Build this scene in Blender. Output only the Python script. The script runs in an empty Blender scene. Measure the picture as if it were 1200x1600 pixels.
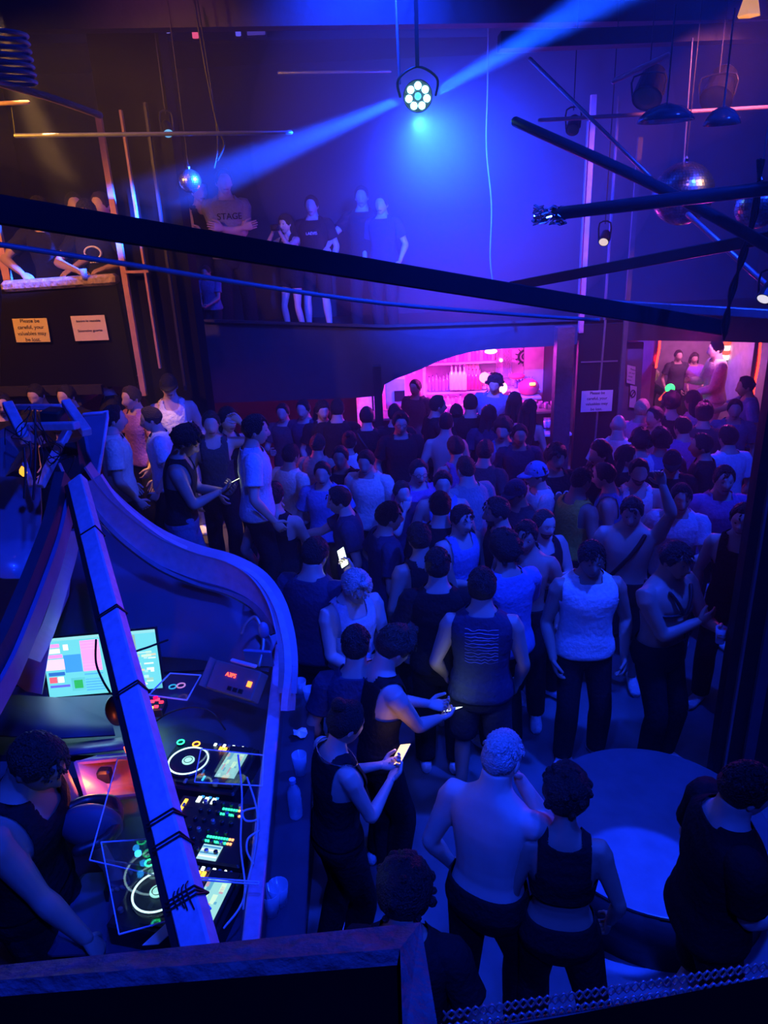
import bpy, math, random
import numpy as np
from mathutils import Vector, Matrix, noise as mnoise
random.seed(7)
PI = math.pi
SC = bpy.context.scene
COL = SC.collection
V = Vector

# ------------------------------------------------------------------ camera
F_PX = 1155.0
CAM = V((0, 0, 3.8))
TH = math.radians(21.7)
RO = math.radians(2.57)
FW = V((0, math.cos(TH), -math.sin(TH)))
U0 = V((0, math.sin(TH), math.cos(TH)))
R0 = V((1, 0, 0))
RT = math.cos(RO) * R0 - math.sin(RO) * U0
UP = math.cos(RO) * U0 + math.sin(RO) * R0
cd = bpy.data.cameras.new('camera')
cam = bpy.data.objects.new('camera', cd)
COL.objects.link(cam)
cd.sensor_fit = 'VERTICAL'
cd.sensor_height = 36.0
cd.lens = F_PX * 36.0 / 1600.0
cd.clip_start = 0.02
M = Matrix((RT, UP, -FW)).transposed().to_4x4()
M.translation = CAM
cam.matrix_world = M
SC.camera = cam


def at(px, py, Y=None, z=None, d=None, x=None):
    """point of the place that lies at this spot of the photo, at world Y, height z or camera depth d"""
    r = FW * F_PX + RT * (px - 600) - UP * (py - 800)
    if Y is not None:
        t = Y / r.y
    elif z is not None:
        t = (z - CAM.z) / r.z
    elif x is not None:
        t = x / r.x
    else:
        t = d / F_PX
    return CAM + r * t


def proj(p):
    q = V(p) - CAM
    d = q.dot(FW)
    return 600 + F_PX * q.dot(RT) / d, 800 - F_PX * q.dot(UP) / d, d


# ------------------------------------------------------------------ view, world
SC.view_settings.view_transform = 'Standard'
SC.view_settings.look = 'None'
SC.view_settings.gamma = 1.0
SC.view_settings.use_curve_mapping = False
SC.view_settings.exposure = 0.48
w = bpy.data.worlds.new('night')
SC.world = w
w.use_nodes = True
w.node_tree.nodes['Background'].inputs[0].default_value = (0.0, 0.004, 0.06, 1)
w.node_tree.nodes['Background'].inputs[1].default_value = 0.2

BLUE = (0.005, 0.035, 1.0)
AZURE = (0.004, 0.055, 1.0)


def light(kind, name, loc, target, power, color, size=0.2, angle=60, blend=0.5, sizey=None):
    ld = bpy.data.lights.new(name, kind)
    ld.energy = power
    ld.color = color
    if kind == 'AREA':
        ld.size = size
        if sizey:
            ld.shape = 'RECTANGLE'
            ld.size_y = sizey
    elif kind == 'SPOT':
        ld.shadow_soft_size = size
        ld.spot_size = math.radians(angle)
        ld.spot_blend = blend
    else:
        ld.shadow_soft_size = size
    o = bpy.data.objects.new(name, ld)
    COL.objects.link(o)
    o.location = loc
    if target is not None:
        o.rotation_euler = (V(target) - V(loc)).to_track_quat('-Z', 'Y').to_euler()
    return o


LAMP = at(653, 150, Y=6.6)
#LIGHTS
light('SPOT', 'blue_wash_dance_floor', (2.2, 3.6, 5.6), (0.9, 5.6, 1.0), 1250, BLUE, 0.12, 95, 0.7)
light('SPOT', 'blue_beam_stage', (2.9, 2.2, 5.6), at(1008, 1365, z=0.4), 4200, BLUE, 0.02, 7.0, 0.15)
light('SPOT', 'blue_wash_near_floor', (2.6, 1.2, 5.4), (0.6, 2.7, 0.6), 105, BLUE, 0.05, 60, 0.6)
light('SPOT', 'blue_wash_booth', (-0.1, 1.2, 5.5), (-1.2, 3.6, 1.9), 520, BLUE, 0.10, 78, 0.6)
light('SPOT', 'blue_ledge_wash', (0.5, -0.6, 5.2), (-0.1, 0.85, 2.7), 420, BLUE, 0.06, 60, 0.6)
light('SPOT', 'blue_wash_back', (0.0, 5.9, 6.1), (0.3, 11.0, 2.8), 1300, BLUE, 0.15, 78, 0.9)
light('SPOT', 'par_down', LAMP + V((0.0, 0.1, -0.16)), (1.5, 10.6, 3.6), 12000, BLUE, 0.05, 78, 1.0)
light('SPOT', 'par_left', LAMP + V((-0.14, 0, -0.02)), at(300, 292, Y=7.4), 38000, AZURE, 0.04, 12.5, 0.8)
light('SPOT', 'par_right', LAMP + V((0.14, 0, 0.02)), at(985, -30, Y=6.2), 44000, AZURE, 0.04, 12, 0.8)
light('SPOT', 'amber_left_gallery', (-4.3, 5.6, 5.2), (-3.5, 8.2, 3.1), 360, (1, 0.34, 0.05), 0.06, 64, 0.6)
light('SPOT', 'amber_left_floor', (-2.7, 6.3, 5.4), (-2.12, 7.15, 2.0), 1300, (1, 0.50, 0.16), 0.06, 15, 0.9)
light('SPOT', 'magenta_cross_wash', (-2.5, 8.7, 2.0), (0.8, 6.0, 1.3), 75, (1.0, 0.06, 0.40), 0.15, 80, 0.8)
light('SPOT', 'violet_right_wash', (3.9, 8.9, 2.4), (1.9, 6.6, 1.5), 110, (0.8, 0.05, 0.6), 0.12, 90, 0.8)
light('SPOT', 'rose_post_wash', (3.0, 5.5, 5.35), (2.6, 8.7, 3.4), 260, (1, 0.20, 0.38), 0.05, 44, 0.7)
light('SPOT', 'ball_pin_violet', (2.2, 4.0, 5.6), at(1067, 300, Y=6.6), 160, (0.9, 0.35, 0.9), 0.05, 8, 0.5)
light('SPOT', 'ball_pin_amber', (4.6, 4.6, 5.6), at(1067, 300, Y=6.6), 160, (1.0, 0.55, 0.15), 0.04, 8, 0.5)
light('SPOT', 'blue_wash_right_crowd', (3.3, 4.4, 5.6), (2.1, 6.9, 1.4), 800, BLUE, 0.10, 62, 0.7)
light('SPOT', 'amber_rod_pin', (-3.9, 4.9, 4.9), at(75, 190, Y=6.3), 420, (1, 0.42, 0.04), 0.04, 44, 0.7)
light('SPOT', 'rose_gallery_wash', (-1.8, 5.4, 6.15), (-1.4, 11.2, 2.9), 50, (1.0, 0.22, 0.45), 0.1, 50, 0.8)
light('AREA', 'blue_ambient_fill', (0.6, 6.5, 6.1), (0.6, 6.5, 0), 45, BLUE, 9.0)  # added fill in place of ambient blue, not a fixture of the room
HAZE = 0.013
HAZE_CLOUD = 0.058
#ENDLIGHTS

# ------------------------------------------------------------------ materials
MATS = {}


def mat(name, col, rough=0.6, metal=0.0, emit=None, es=0.0, var=0.12, scale=9.0, bump=0.0, trans=0.0, alpha=1.0, spec=0.5, coat=0.0):
    if name in MATS:
        return MATS[name]
    m = bpy.data.materials.new(name)
    m.use_nodes = True
    nt = m.node_tree
    b = nt.nodes['Principled BSDF']
    b.inputs['Roughness'].default_value = rough
    b.inputs['Metallic'].default_value = metal
    b.inputs['Specular IOR Level'].default_value = spec
    b.inputs['Coat Weight'].default_value = coat
    c = tuple(col) + (1,)
    b.inputs['Base Color'].default_value = c
    if trans:
        b.inputs['Transmission Weight'].default_value = trans
        b.inputs['IOR'].default_value = 1.45
    if alpha < 1:
        b.inputs['Alpha'].default_value = alpha
    if emit is not None:
        b.inputs['Emission Color'].default_value = tuple(emit) + (1,)
        b.inputs['Emission Strength'].default_value = es
    if var > 0:
        tc = nt.nodes.new('ShaderNodeTexCoord')
        n = nt.nodes.new('ShaderNodeTexNoise')
        n.inputs['Scale'].default_value = scale
        n.inputs['Detail'].default_value = 4
        nt.links.new(tc.outputs['Object'], n.inputs['Vector'])
        r = nt.nodes.new('ShaderNodeValToRGB')
        r.color_ramp.elements[0].position = 0.3
        r.color_ramp.elements[1].position = 0.7
        r.color_ramp.elements[0].color = tuple(x * (1 - var) for x in col) + (1,)
        r.color_ramp.elements[1].color = tuple(min(1, x * (1 + var)) for x in col) + (1,)
        nt.links.new(n.outputs['Fac'], r.inputs['Fac'])
        nt.links.new(r.outputs['Color'], b.inputs['Base Color'])
        if bump:
            bn = nt.nodes.new('ShaderNodeBump')
            bn.inputs['Strength'].default_value = bump
            bn.inputs['Distance'].default_value = 0.02
            nt.links.new(n.outputs['Fac'], bn.inputs['Height'])
            nt.links.new(bn.outputs['Normal'], b.inputs['Normal'])
    MATS[name] = m
    return m


def glow(name, col, s):
    return mat(name, (0.02, 0.02, 0.02), 0.5, emit=col, es=s, var=0)


M_BLACK = mat('black_paint', (0.012, 0.012, 0.014), 0.55, bump=0.3)
M_DARK = mat('dark_wood', (0.03, 0.024, 0.022), 0.55, bump=0.4)
M_WOOD = mat('painted_wood', (0.30, 0.26, 0.25), 0.55, bump=0.35, scale=14)
M_PIPE = mat('black_pipe', (0.02, 0.02, 0.022), 0.35, 0.3)
M_STEEL = mat('grey_steel', (0.35, 0.35, 0.37), 0.4, 0.6)
M_BLUEPAINT = mat('blue_white_paint', (0.50, 0.46, 0.58), 0.45, bump=0.15, scale=30)
M_PLAST = mat('black_plastic', (0.018, 0.018, 0.02), 0.35)
M_ACRY = mat('clear_acrylic', (0.9, 0.95, 1.0), 0.06, trans=1.0, var=0, alpha=0.14)
M_PAPER = mat('paper', (0.85, 0.82, 0.72), 0.8, var=0.04)
M_INK = mat('black_ink', (0.01, 0.01, 0.01), 0.7, var=0)
M_CHROME = mat('chrome', (0.8, 0.8, 0.8), 0.12, 1.0, var=0.03)
M_CABLE = mat('cable_rubber', (0.015, 0.015, 0.015), 0.5)
M_WCABLE = mat('pale_cable', (0.5, 0.5, 0.5), 0.5)


# ------------------------------------------------------------------ mesh helpers
class MB:
    """collects shapes for ONE mesh object"""

    def __init__(s):
        s.v = []
        s.f = []
        s.m = []

    def add(s, vs, fs, mi=0):
        n = len(s.v)
        s.v.extend([tuple(p) for p in vs])
        s.f.extend([tuple(i + n for i in f) for f in fs])
        s.m.extend([mi] * len(fs))
        return s

    def box(s, c, size, X=V((1, 0, 0)), Y=V((0, 1, 0)), Z=V((0, 0, 1)), mi=0, bev=0.0):
        c = V(c)
        hx, hy, hz = size[0] / 2, size[1] / 2, size[2] / 2
        if bev <= 0:
            vs = [c + X * (a * hx) + Y * (b * hy) + Z * (e * hz) for e in (-1, 1) for b in (-1, 1) for a in (-1, 1)]
            return s.add(vs, [(0, 2, 3, 1), (4, 5, 7, 6), (0, 1, 5, 4), (2, 6, 7, 3), (0, 4, 6, 2), (1, 3, 7, 5)], mi)
        bev = min(bev, hx * .9, hy * .9, hz * .9)
        ring = []
        for (sx, sy) in ((1, 1), (-1, 1), (-1, -1), (1, -1)):
            a0 = {(1, 1): 0, (-1, 1): 90, (-1, -1): 180, (1, -1): 270}[(sx, sy)]
            for k in range(3):
                a = math.radians(a0 + 45 * k)
                ring.append((sx * (hx - bev) + bev * math.cos(a), sy * (hy - bev) + bev * math.sin(a)))
        vs = []
        n = len(ring)
        for (zz, ins) in ((-hz, bev), (-hz + bev, 0), (hz - bev, 0), (hz, bev)):
            for (x, y) in ring:
                kx = (hx - ins) / hx if ins else 1
                ky = (hy - ins) / hy if ins else 1
                vs.append(c + X * (x * kx) + Y * (y * ky) + Z * zz)
        fs = [tuple(reversed(range(n))), tuple(range(3 * n, 4 * n))]
        for k in range(3):
            for i in range(n):
                j = (i + 1) % n
                fs.append((k * n + i, k * n + j, (k + 1) * n + j, (k + 1) * n + i))
        return s.add(vs, fs, mi)

    def bar(s, p0, p1, w, h=None, up=V((0, 0, 1)), mi=0, bev=0.0):
        p0, p1 = V(p0), V(p1)
        h = h or w
        d = (p1 - p0)
        L = d.length
        d.normalize()
        X = d.cross(up)
        if X.length < 1e-4:
            X = d.cross(V((0, 1, 0)))
        X.normalize()
        Z = X.cross(d).normalized()
        return s.box((p0 + p1) / 2, (w, L, h), X, d, Z, mi, bev)

    def tube(s, pts, rad, seg=10, sub=1, mi=0, closed=False, cap=True, ref=None, ell=1.0):
        P = [V(p) for p in pts]
        if not isinstance(rad, (list, tuple)):
            rad = [rad] * len(P)
        if sub > 1 and len(P) > 2:
            P, rad = resample(P, list(rad), sub, closed)
        n = len(P)
        vs = []
        prev = None
        fr = []
        for i in range(n):
            if closed:
                t = P[(i + 1) % n] - P[i - 1]
            else:
                t = P[min(i + 1, n - 1)] - P[max(i - 1, 0)]
            if t.length < 1e-9:
                t = V((0, 0, 1))
            t.normalize()
            if prev is None:
                a = V(ref) if ref is not None else (V((0, 0, 1)) if abs(t.z) < 0.9 else V((0, 1, 0)))
                a = (a - t * a.dot(t)).normalized()
            else:
                a = (prev - t * prev.dot(t)).normalized()
            prev = a
            b = t.cross(a)
            fr.append((t, a, b))
        rows = []
        if cap and not closed:
            t, a, b = fr[0]
            rows.append((P[0] - t * rad[0] * .8, a, b, rad[0] * .35))
            rows.append((P[0] - t * rad[0] * .5, a, b, rad[0] * .78))
        for i in range(n):
            rows.append((P[i], fr[i][1], fr[i][2], rad[i]))
        if cap and not closed:
            t, a, b = fr[-1]
            rows.append((P[-1] + t * rad[-1] * .5, a, b, rad[-1] * .78))
            rows.append((P[-1] + t * rad[-1] * .8, a, b, rad[-1] * .35))
        for (c, a, b, r) in rows:
            for k in range(seg):
                q = 2 * PI * k / seg
                vs.append(c + a * (r * math.cos(q) * ell) + b * (r * math.sin(q)))
        m = len(rows)
        fs = []
        for i in range(m if closed else m - 1):
            for k in range(seg):
                k2 = (k + 1) % seg
                i2 = (i + 1) % m
                fs.append((i * seg + k, i * seg + k2, i2 * seg + k2, i2 * seg + k))
        if not closed:
            fs.append(tuple(reversed(range(seg))))
            fs.append(tuple(range((m - 1) * seg, m * seg)))
        return s.add(vs, fs, mi)

    def lathe(s, prof, c=V((0, 0, 0)), seg=20, X=V((1, 0, 0)), Y=V((0, 1, 0)), Z=V((0, 0, 1)), mi=0):
        vs = []
        for (r, z) in prof:
            for k in range(seg):
                q = 2 * PI * k / seg
                vs.append(V(c) + X * (r * math.cos(q)) + Y * (r * math.sin(q)) + Z * z)
        fs = []
        n = len(prof)
        for i in range(n - 1):
            for k in range(seg):
                k2 = (k + 1) % seg
                fs.append((i * seg + k, i * seg + k2, (i + 1) * seg + k2, (i + 1) * seg + k))
        fs.append(tuple(reversed(range(seg))))
        fs.append(tuple(range((n - 1) * seg, n * seg)))
        return s.add(vs, fs, mi)

    def ball(s, c, r, seg=16, rings=10, mi=0, X=V((1, 0, 0)), Y=V((0, 1, 0)), Z=V((0, 0, 1))):
        if not isinstance(r, (tuple, list)):
            r = (r, r, r)
        c = V(c)
        vs = [c + Z * r[2]]
        for i in range(1, rings):
            t = PI * i / rings
            for k in range(seg):
                q = 2 * PI * k / seg
                vs.append(c + X * (r[0] * math.sin(t) * math.cos(q)) + Y * (r[1] * math.sin(t) * math.sin(q)) + Z * (r[2] * math.cos(t)))
        vs.append(c - Z * r[2])
        fs = []
        for k in range(seg):
            k2 = (k + 1) % seg
            fs.append((0, 1 + k, 1 + k2))
            for i in range(rings - 2):
                a = 1 + i * seg
                fs.append((a + k, a + seg + k, a + seg + k2, a + k2))
            a = 1 + (rings - 2) * seg
            fs.append((a + k, len(vs) - 1, a + k2))
        return s.add(vs, fs, mi)

    def prism(s, poly, ext, mi=0):
        """polygon (list of points) extruded by the vector ext"""
        n = len(poly)
        ext = V(ext)
        vs = [V(p) for p in poly] + [V(p) + ext for p in poly]
        fs = [tuple(range(n)), tuple(reversed(range(n, 2 * n)))]
        for i in range(n):
            j = (i + 1) % n
            fs.append((i, n + i, n + j, j))
        return s.add(vs, fs, mi)

    def build(s, name, m, parent=None, smooth=False, label=None, cat=None, group=None, kind=None, origin=None, hide=False):
        me = bpy.data.meshes.new(name)
        vs = s.v
        base = V((0, 0, 0))
        if parent is not None:
            base = WLOC.get(parent.name, V((0, 0, 0)))
        if origin is not None:
            vs = [tuple(V(p) - V(origin)) for p in vs]
        elif parent is not None:
            vs = [(p[0] - base.x, p[1] - base.y, p[2] - base.z) for p in vs]
        me.from_pydata(vs, [], s.f)
        ms = m if isinstance(m, (list, tuple)) else [m]
        for q in ms:
            me.materials.append(q)
        if len(ms) > 1:
            me.polygons.foreach_set('material_index', s.m)
        if smooth:
            me.polygons.foreach_set('use_smooth', [True] * len(s.f))
        me.update()
        o = bpy.data.objects.new(name, me)
        COL.objects.link(o)
        if parent is not None:
            o.parent = parent
            WLOC[o.name] = base
        if origin is not None:
            o.location = origin
            WLOC[o.name] = V(origin)
        tag(o, label, cat, group, kind)
        return o


WLOC = {}


def resample(P, R, sub, closed=False):
    n = len(P)
    oP, oR = [], []
    last = n if closed else n - 1
    for i in range(last):
        g = (lambda k: k % n) if closed else (lambda k: max(0, min(n - 1, k)))
        a, b, c, d = P[g(i - 1)], P[g(i)], P[g(i + 1)], P[g(i + 2)]
        ra, rb, rc, rd = R[g(i - 1)], R[g(i)], R[g(i + 1)], R[g(i + 2)]
        for k in range(sub):
            t = k / sub
            oP.append(crom(a, b, c, d, t))
            oR.append(max(1e-4, crom(ra, rb, rc, rd, t)))
    if not closed:
        oP.append(P[-1])
        oR.append(R[-1])
    return oP, oR


def crom(a, b, c, d, t):
    return (b * 2 + (c - a) * t + (a * 2 - b * 5 + c * 4 - d) * (t * t) + (b * 3 - a - c * 3 + d) * (t * t * t)) * 0.5


def tag(o, label=None, cat=None, group=None, kind=None):
    if label:
        o['label'] = label
    if cat:
        o['category'] = cat
    if group:
        o['group'] = group
    if kind:
        o['kind'] = kind
    return o


def thing(name, label, cat, loc, group=None):
    o = bpy.data.objects.new(name, None)
    o.empty_display_size = 0.1
    COL.objects.link(o)
    o.location = loc
    WLOC[o.name] = V(loc)
    return tag(o, label, cat, group)


def struct(name, mb, m, smooth=False):
    return mb.build(name, m, kind='structure', smooth=smooth)


def text(body, name, parent, c, X, Y, size, m, depth=0.001, align='CENTER'):
    cu = bpy.data.curves.new(name, 'FONT')
    cu.body = body
    cu.size = size
    cu.align_x = align
    cu.align_y = 'CENTER'
    cu.extrude = depth
    cu.materials.append(m)
    tmp = bpy.data.objects.new(name, cu)
    TS.collection.objects.link(tmp)
    TS.view_layers[0].update()
    me = bpy.data.meshes.new_from_object(tmp.evaluated_get(TS.view_layers[0].depsgraph))
    bpy.data.objects.remove(tmp)
    Z = X.cross(Y)
    R = Matrix((X, Y, Z)).transposed().to_4x4()
    me.transform(R)
    base = WLOC.get(parent.name, V((0, 0, 0)))
    me.transform(Matrix.Translation(V(c) - base))
    me.materials.clear()
    me.materials.append(m)
    o = bpy.data.objects.new(name, me)
    COL.objects.link(o)
    o.parent = parent
    WLOC[o.name] = base
    return o


TS = bpy.data.scenes.new('scratch')
# ------------------------------------------------------------------ people
def sm(t):
    t = max(0.0, min(1.0, t))
    return t * t * (3 - 2 * t)


TORSO = [(0.80, .110, .080, 0), (0.86, .158, .108, 0), (0.93, .172, .122, -.006), (1.00, .160, .112, -.002), (1.07, .143, .100, .004),
         (1.15, .146, .103, .004), (1.23, .160, .114, .006), (1.31, .176, .120, .006), (1.37, .184, .112, .002), (1.415, .176, .096, -.004),
         (1.440, .154, .086, -.008), (1.465, .120, .076, -.012), (1.490, .088, .068, -.010), (1.515, .068, .064, -.004), (1.545, .061, .062, .004), (1.585, .059, .063, .012)]
TORSO_F = [(0.80, .115, .085, 0), (0.86, .168, .115, 0), (0.93, .178, .125, -.010), (1.00, .155, .108, -.004), (1.07, .125, .090, .002),
           (1.15, .126, .092, .004), (1.23, .142, .112, .016), (1.29, .152, .122, .020), (1.36, .158, .098, .006), (1.405, .148, .078, -.004),
           (1.435, .122, .070, -.008), (1.460, .092, .062, -.010), (1.485, .064, .056, -.006), (1.51, .051, .050, -.002), (1.54, .046, .048, .006), (1.585, .045, .050, .012)]


def interp(tab, z):
    if z <= tab[0][0]:
        return tab[0][1:]
    for i in range(len(tab) - 1):
        if z <= tab[i + 1][0]:
            t = (z - tab[i][0]) / (tab[i + 1][0] - tab[i][0])
            return tuple(tab[i][k] * (1 - t) + tab[i + 1][k] * t for k in (1, 2, 3))
    return tab[-1][1:]


class Spine:
    def __init__(s, lean, side, twist):
        s.lean, s.side, s.twist = lean, side, twist
        s.n = 60
        s.C = [V((0, 0, .95))]
        for i in range(s.n):
            z = .95 + (i + .5) * .0125
            s.C.append(s.C[-1] + s.up(z) * .0125)

    def w(s, z):
        return sm((z - .95) / .33)

    def rot(s, z):
        k = s.w(z)
        return Matrix.Rotation(-s.twist * k, 3, 'Z') @ Matrix.Rotation(-s.lean * k, 3, 'X') @ Matrix.Rotation(s.side * k, 3, 'Y')

    def up(s, z):
        return s.rot(z) @ V((0, 0, 1))

    def c(s, z):
        if z <= .95:
            return V((0, 0, z))
        q = min((z - .95) / .0125, s.n - 1e-3)
        i = int(q)
        return s.C[i].lerp(s.C[i + 1], q - i)

    def pt(s, p):
        z = p[2]
        return s.c(z) + s.rot(z) @ V((p[0], p[1], 0))


def torso_grid(sp, tab, z0, z1, nz, seg, off=0.0, wd=1.0, loose=0.0, noise_amp=0.0, seed=0.0):
    """returns (rest coords, posed points) grids"""
    rest, posed = [], []
    for i in range(nz + 1):
        z = z0 + (z1 - z0) * i / nz
        a, b, y = interp(tab, z)
        lo = loose * sm((1.25 - z) / .25)
        a = a * wd + off + lo
        b = b * wd + off + lo
        for k in range(seg):
            q = 2 * PI * k / seg
            cx, cy = math.cos(q), math.sin(q)
            e = 0.86
            x = a * math.copysign(abs(cx) ** e, cx)
            yy = b * math.copysign(abs(cy) ** e, cy) + y
            if noise_amp:
                nn = mnoise.noise(V((x * 7 + seed, yy * 7, z * 16)))
                k2 = 1 + noise_amp * nn * 8
                x *= k2
                yy = (yy - y) * k2 + y
            rest.append((x, yy, z))
            posed.append(sp.pt((x, yy, z)))
    return rest, posed


def grid_faces(nz, seg):
    return [(i * seg + k, i * seg + (k + 1) % seg, (i + 1) * seg + (k + 1) % seg, (i + 1) * seg + k) for i in range(nz) for k in range(seg)]


def ik(a, b, l1, l2, pole):
    d = b - a
    L = d.length
    mx = (l1 + l2) * .998
    if L > mx:
        b = a + d * (mx / L)
        d = b - a
        L = mx
    L = max(L, abs(l1 - l2) * 1.05 + 1e-3)
    x = (l1 * l1 - l2 * l2 + L * L) / (2 * L)
    h = math.sqrt(max(0, l1 * l1 - x * x))
    u = d.normalized()
    p = V(pole)
    p = p - u * p.dot(u)
    if p.length < 1e-4:
        p = V((0, 1, 0)) - u * u.y
    p.normalize()
    return a + u * x + p * h, b


def head_pt(th, ph, add=0.0):
    st, ct = math.sin(th), math.cos(th)
    x = (.077 + add) * st * math.sin(ph)
    y = (.097 + add) * st * math.cos(ph)
    z = ((.113 if ct > 0 else .120) + add) * ct
    if y < 0 and ct > -.3:
        y *= 1.05
    t = max(0, -ct)
    x *= 1 - .30 * t ** 1.3
    if y < 0:
        y *= 1 - .38 * t
    else:
        y += .030 * t * t * max(0, math.cos(ph)) * (1 if t < .85 else .8)
    z = max(z, -.112 - add)
    if y > 0 and add == 0.0:
        f = max(0, math.cos(ph))
        g = sm((.030 - z) / .055) * sm((z + .046) / .012)
        y += .026 * math.exp(-(x / .014) ** 2) * g
        y -= .010 * math.exp(-((abs(x) - .031) / .015) ** 2 - ((z - .012) / .014) ** 2)
        y += .004 * math.exp(-((z - .036) / .010) ** 2) * f
        y += .007 * math.exp(-(x / .024) ** 2 - ((z + .064) / .008) ** 2)
        y -= .004 * math.exp(-(x / .02) ** 2 - ((z + .080) / .006) ** 2)
        y += .004 * math.exp(-((abs(x) - .042) / .014) ** 2 - ((z + .022) / .02) ** 2)
    return V((x, y, z))


def add_head(mb, T, fine=True, beard=False):
    seg, rg = (40, 30) if fine else (26, 20)
    vs = [T @ head_pt(0, 0)]
    for i in range(1, rg):
        for k in range(seg):
            vs.append(T @ head_pt(PI * i / rg, 2 * PI * k / seg))
    vs.append(T @ head_pt(PI, 0))
    fs, n0 = [], len(mb.v)
    mi = []
    for k in range(seg):
        k2 = (k + 1) % seg
        fs.append((0, 1 + k2, 1 + k))
        mi.append(0)
        for i in range(rg - 2):
            a = 1 + i * seg
            fs.append((a + k, a + k2, a + seg + k2, a + seg + k))
            c = head_pt(PI * (i + 1.5) / rg, 2 * PI * (k + .5) / seg)
            q = 0
            if c.y > .04:
                if abs(c.x) < .026 and -.072 < c.z < -.056:
                    q = 1
                elif .014 < abs(c.x) < .048 and .031 < c.z < .039:
                    q = 2
                elif beard and c.z < -.045 and c.y > .02:
                    q = 2
                elif beard and abs(c.x) < .03 and -.056 < c.z < -.045:
                    q = 2
            mi.append(q)
        a = 1 + (rg - 2) * seg
        fs.append((a + k, a + k2, len(vs) - 1))
        mi.append(0)
    mb.v.extend([tuple(p) for p in vs])
    mb.f.extend([tuple(j + n0 for j in f) for f in fs])
    mb.m.extend(mi)
    R = T.to_3x3()
    X, Y, Z = R @ V((1, 0, 0)), R @ V((0, 1, 0)), R @ V((0, 0, 1))
    for s in (-1, 1):
        mb.ball(T @ V((s * .0765, -.008, -.004)), (.010, .018, .032), 10, 7, 0, X, Y, Z)
        if fine:
            mb.ball(T @ V((s * .031, .0785, .010)), (.0120, .0090, .0055), 10, 7, 3, X, Y, Z)
            mb.ball(T @ V((s * .031, .0865, .010)), (.0050, .0030, .0050), 8, 6, 2, X, Y, Z)


def add_hand(mb, w, d, n, side, curl=0.5, sc=1.0, mi=0, thumb=0.6, seg=7):
    """w wrist point, d pointing along the palm, n palm normal, side = +1/-1 which way the thumb lies"""
    d = d.normalized()
    n = (n - d * n.dot(d)).normalized()
    s = d.cross(n) * side
    # palm
    prof = [(-.015, .026, .017), (.0, .027, .018), (.03, .037, .017), (.06, .041, .015), (.082, .039, .012), (.092, .030, .008)]
    vs = []
    sg = 12
    for (t, a, b) in prof:
        for k in range(sg):
            q = 2 * PI * k / sg
            vs.append(w + d * (t * sc) + s * (a * sc * math.cos(q)) + n * (b * sc * math.sin(q)))
    fs = grid_faces(len(prof) - 1, sg) + [tuple(reversed(range(sg))), tuple(range((len(prof) - 1) * sg, len(prof) * sg))]
    mb.add(vs, fs, mi)
    for j, (off, L) in enumerate(((.029, .070), (.0100, .078), (-.010, .073), (-.028, .058))):
        p = w + d * (.078 * sc) + s * (off * sc)
        dd = (d + s * (off * .9)).normalized()
        pts = [p - dd * .012, p]
        ang = 0
        for q, fr in enumerate((.45, .31, .24)):
            ang += curl * (0.55, .8, .6)[q] * (1.0 + .08 * j)
            v = dd * math.cos(ang) + n * math.sin(ang)
            p = p + v * (L * fr * sc)
            pts.append(p)
        mb.tube(pts, [.0098 * sc, .0095 * sc, .0088 * sc, .0080 * sc, .0068 * sc], seg, 2, mi)
    p = w + d * (.022 * sc) + s * (.026 * sc)
    v1 = (d * .65 + s * .72 + n * .30).normalized()
    v2 = (d * .85 + s * (.45 - thumb * .5) + n * (.2 + thumb * .5)).normalized()
    mb.tube([p - v1 * .01, p + v1 * .035 * sc, p + v1 * .035 * sc + v2 * .030 * sc, p + v1 * .035 * sc + v2 * .055 * sc],
            [.0145 * sc, .0125 * sc, .0105 * sc, .0085 * sc], seg, 2, mi)


def remesh(mb, vox, smooth_it=4):
    me = bpy.data.meshes.new('tmp')
    me.from_pydata(mb.v, [], mb.f)
    o = bpy.data.objects.new('tmp', me)
    TS.collection.objects.link(o)
    m = o.modifiers.new('r', 'REMESH')
    m.mode = 'VOXEL'
    m.voxel_size = vox
    m2 = o.modifiers.new('s', 'SMOOTH')
    m2.iterations = smooth_it
    m2.factor = 0.5
    vl = TS.view_layers[0]
    vl.update()
    ev = o.evaluated_get(vl.depsgraph)
    r = bpy.data.meshes.new_from_object(ev)
    bpy.data.objects.remove(o)
    bpy.data.meshes.remove(me)
    n = len(r.vertices)
    co = np.empty(n * 3, dtype=np.float32)
    r.vertices.foreach_get('co', co)
    nl = len(r.loops)
    li = np.empty(nl, dtype=np.int32)
    r.loops.foreach_get('vertex_index', li)
    ls = np.empty(len(r.polygons), dtype=np.int32)
    lt = np.empty(len(r.polygons), dtype=np.int32)
    r.polygons.foreach_get('loop_start', ls)
    r.polygons.foreach_get('loop_total', lt)
    out = MB()
    out.v = [tuple(x) for x in co.reshape(-1, 3).tolist()]
    li = li.tolist()
    out.f = [tuple(li[a:a + b]) for a, b in zip(ls.tolist(), lt.tolist())]
    out.m = [0] * len(out.f)
    bpy.data.meshes.remove(r)
    return out


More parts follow.
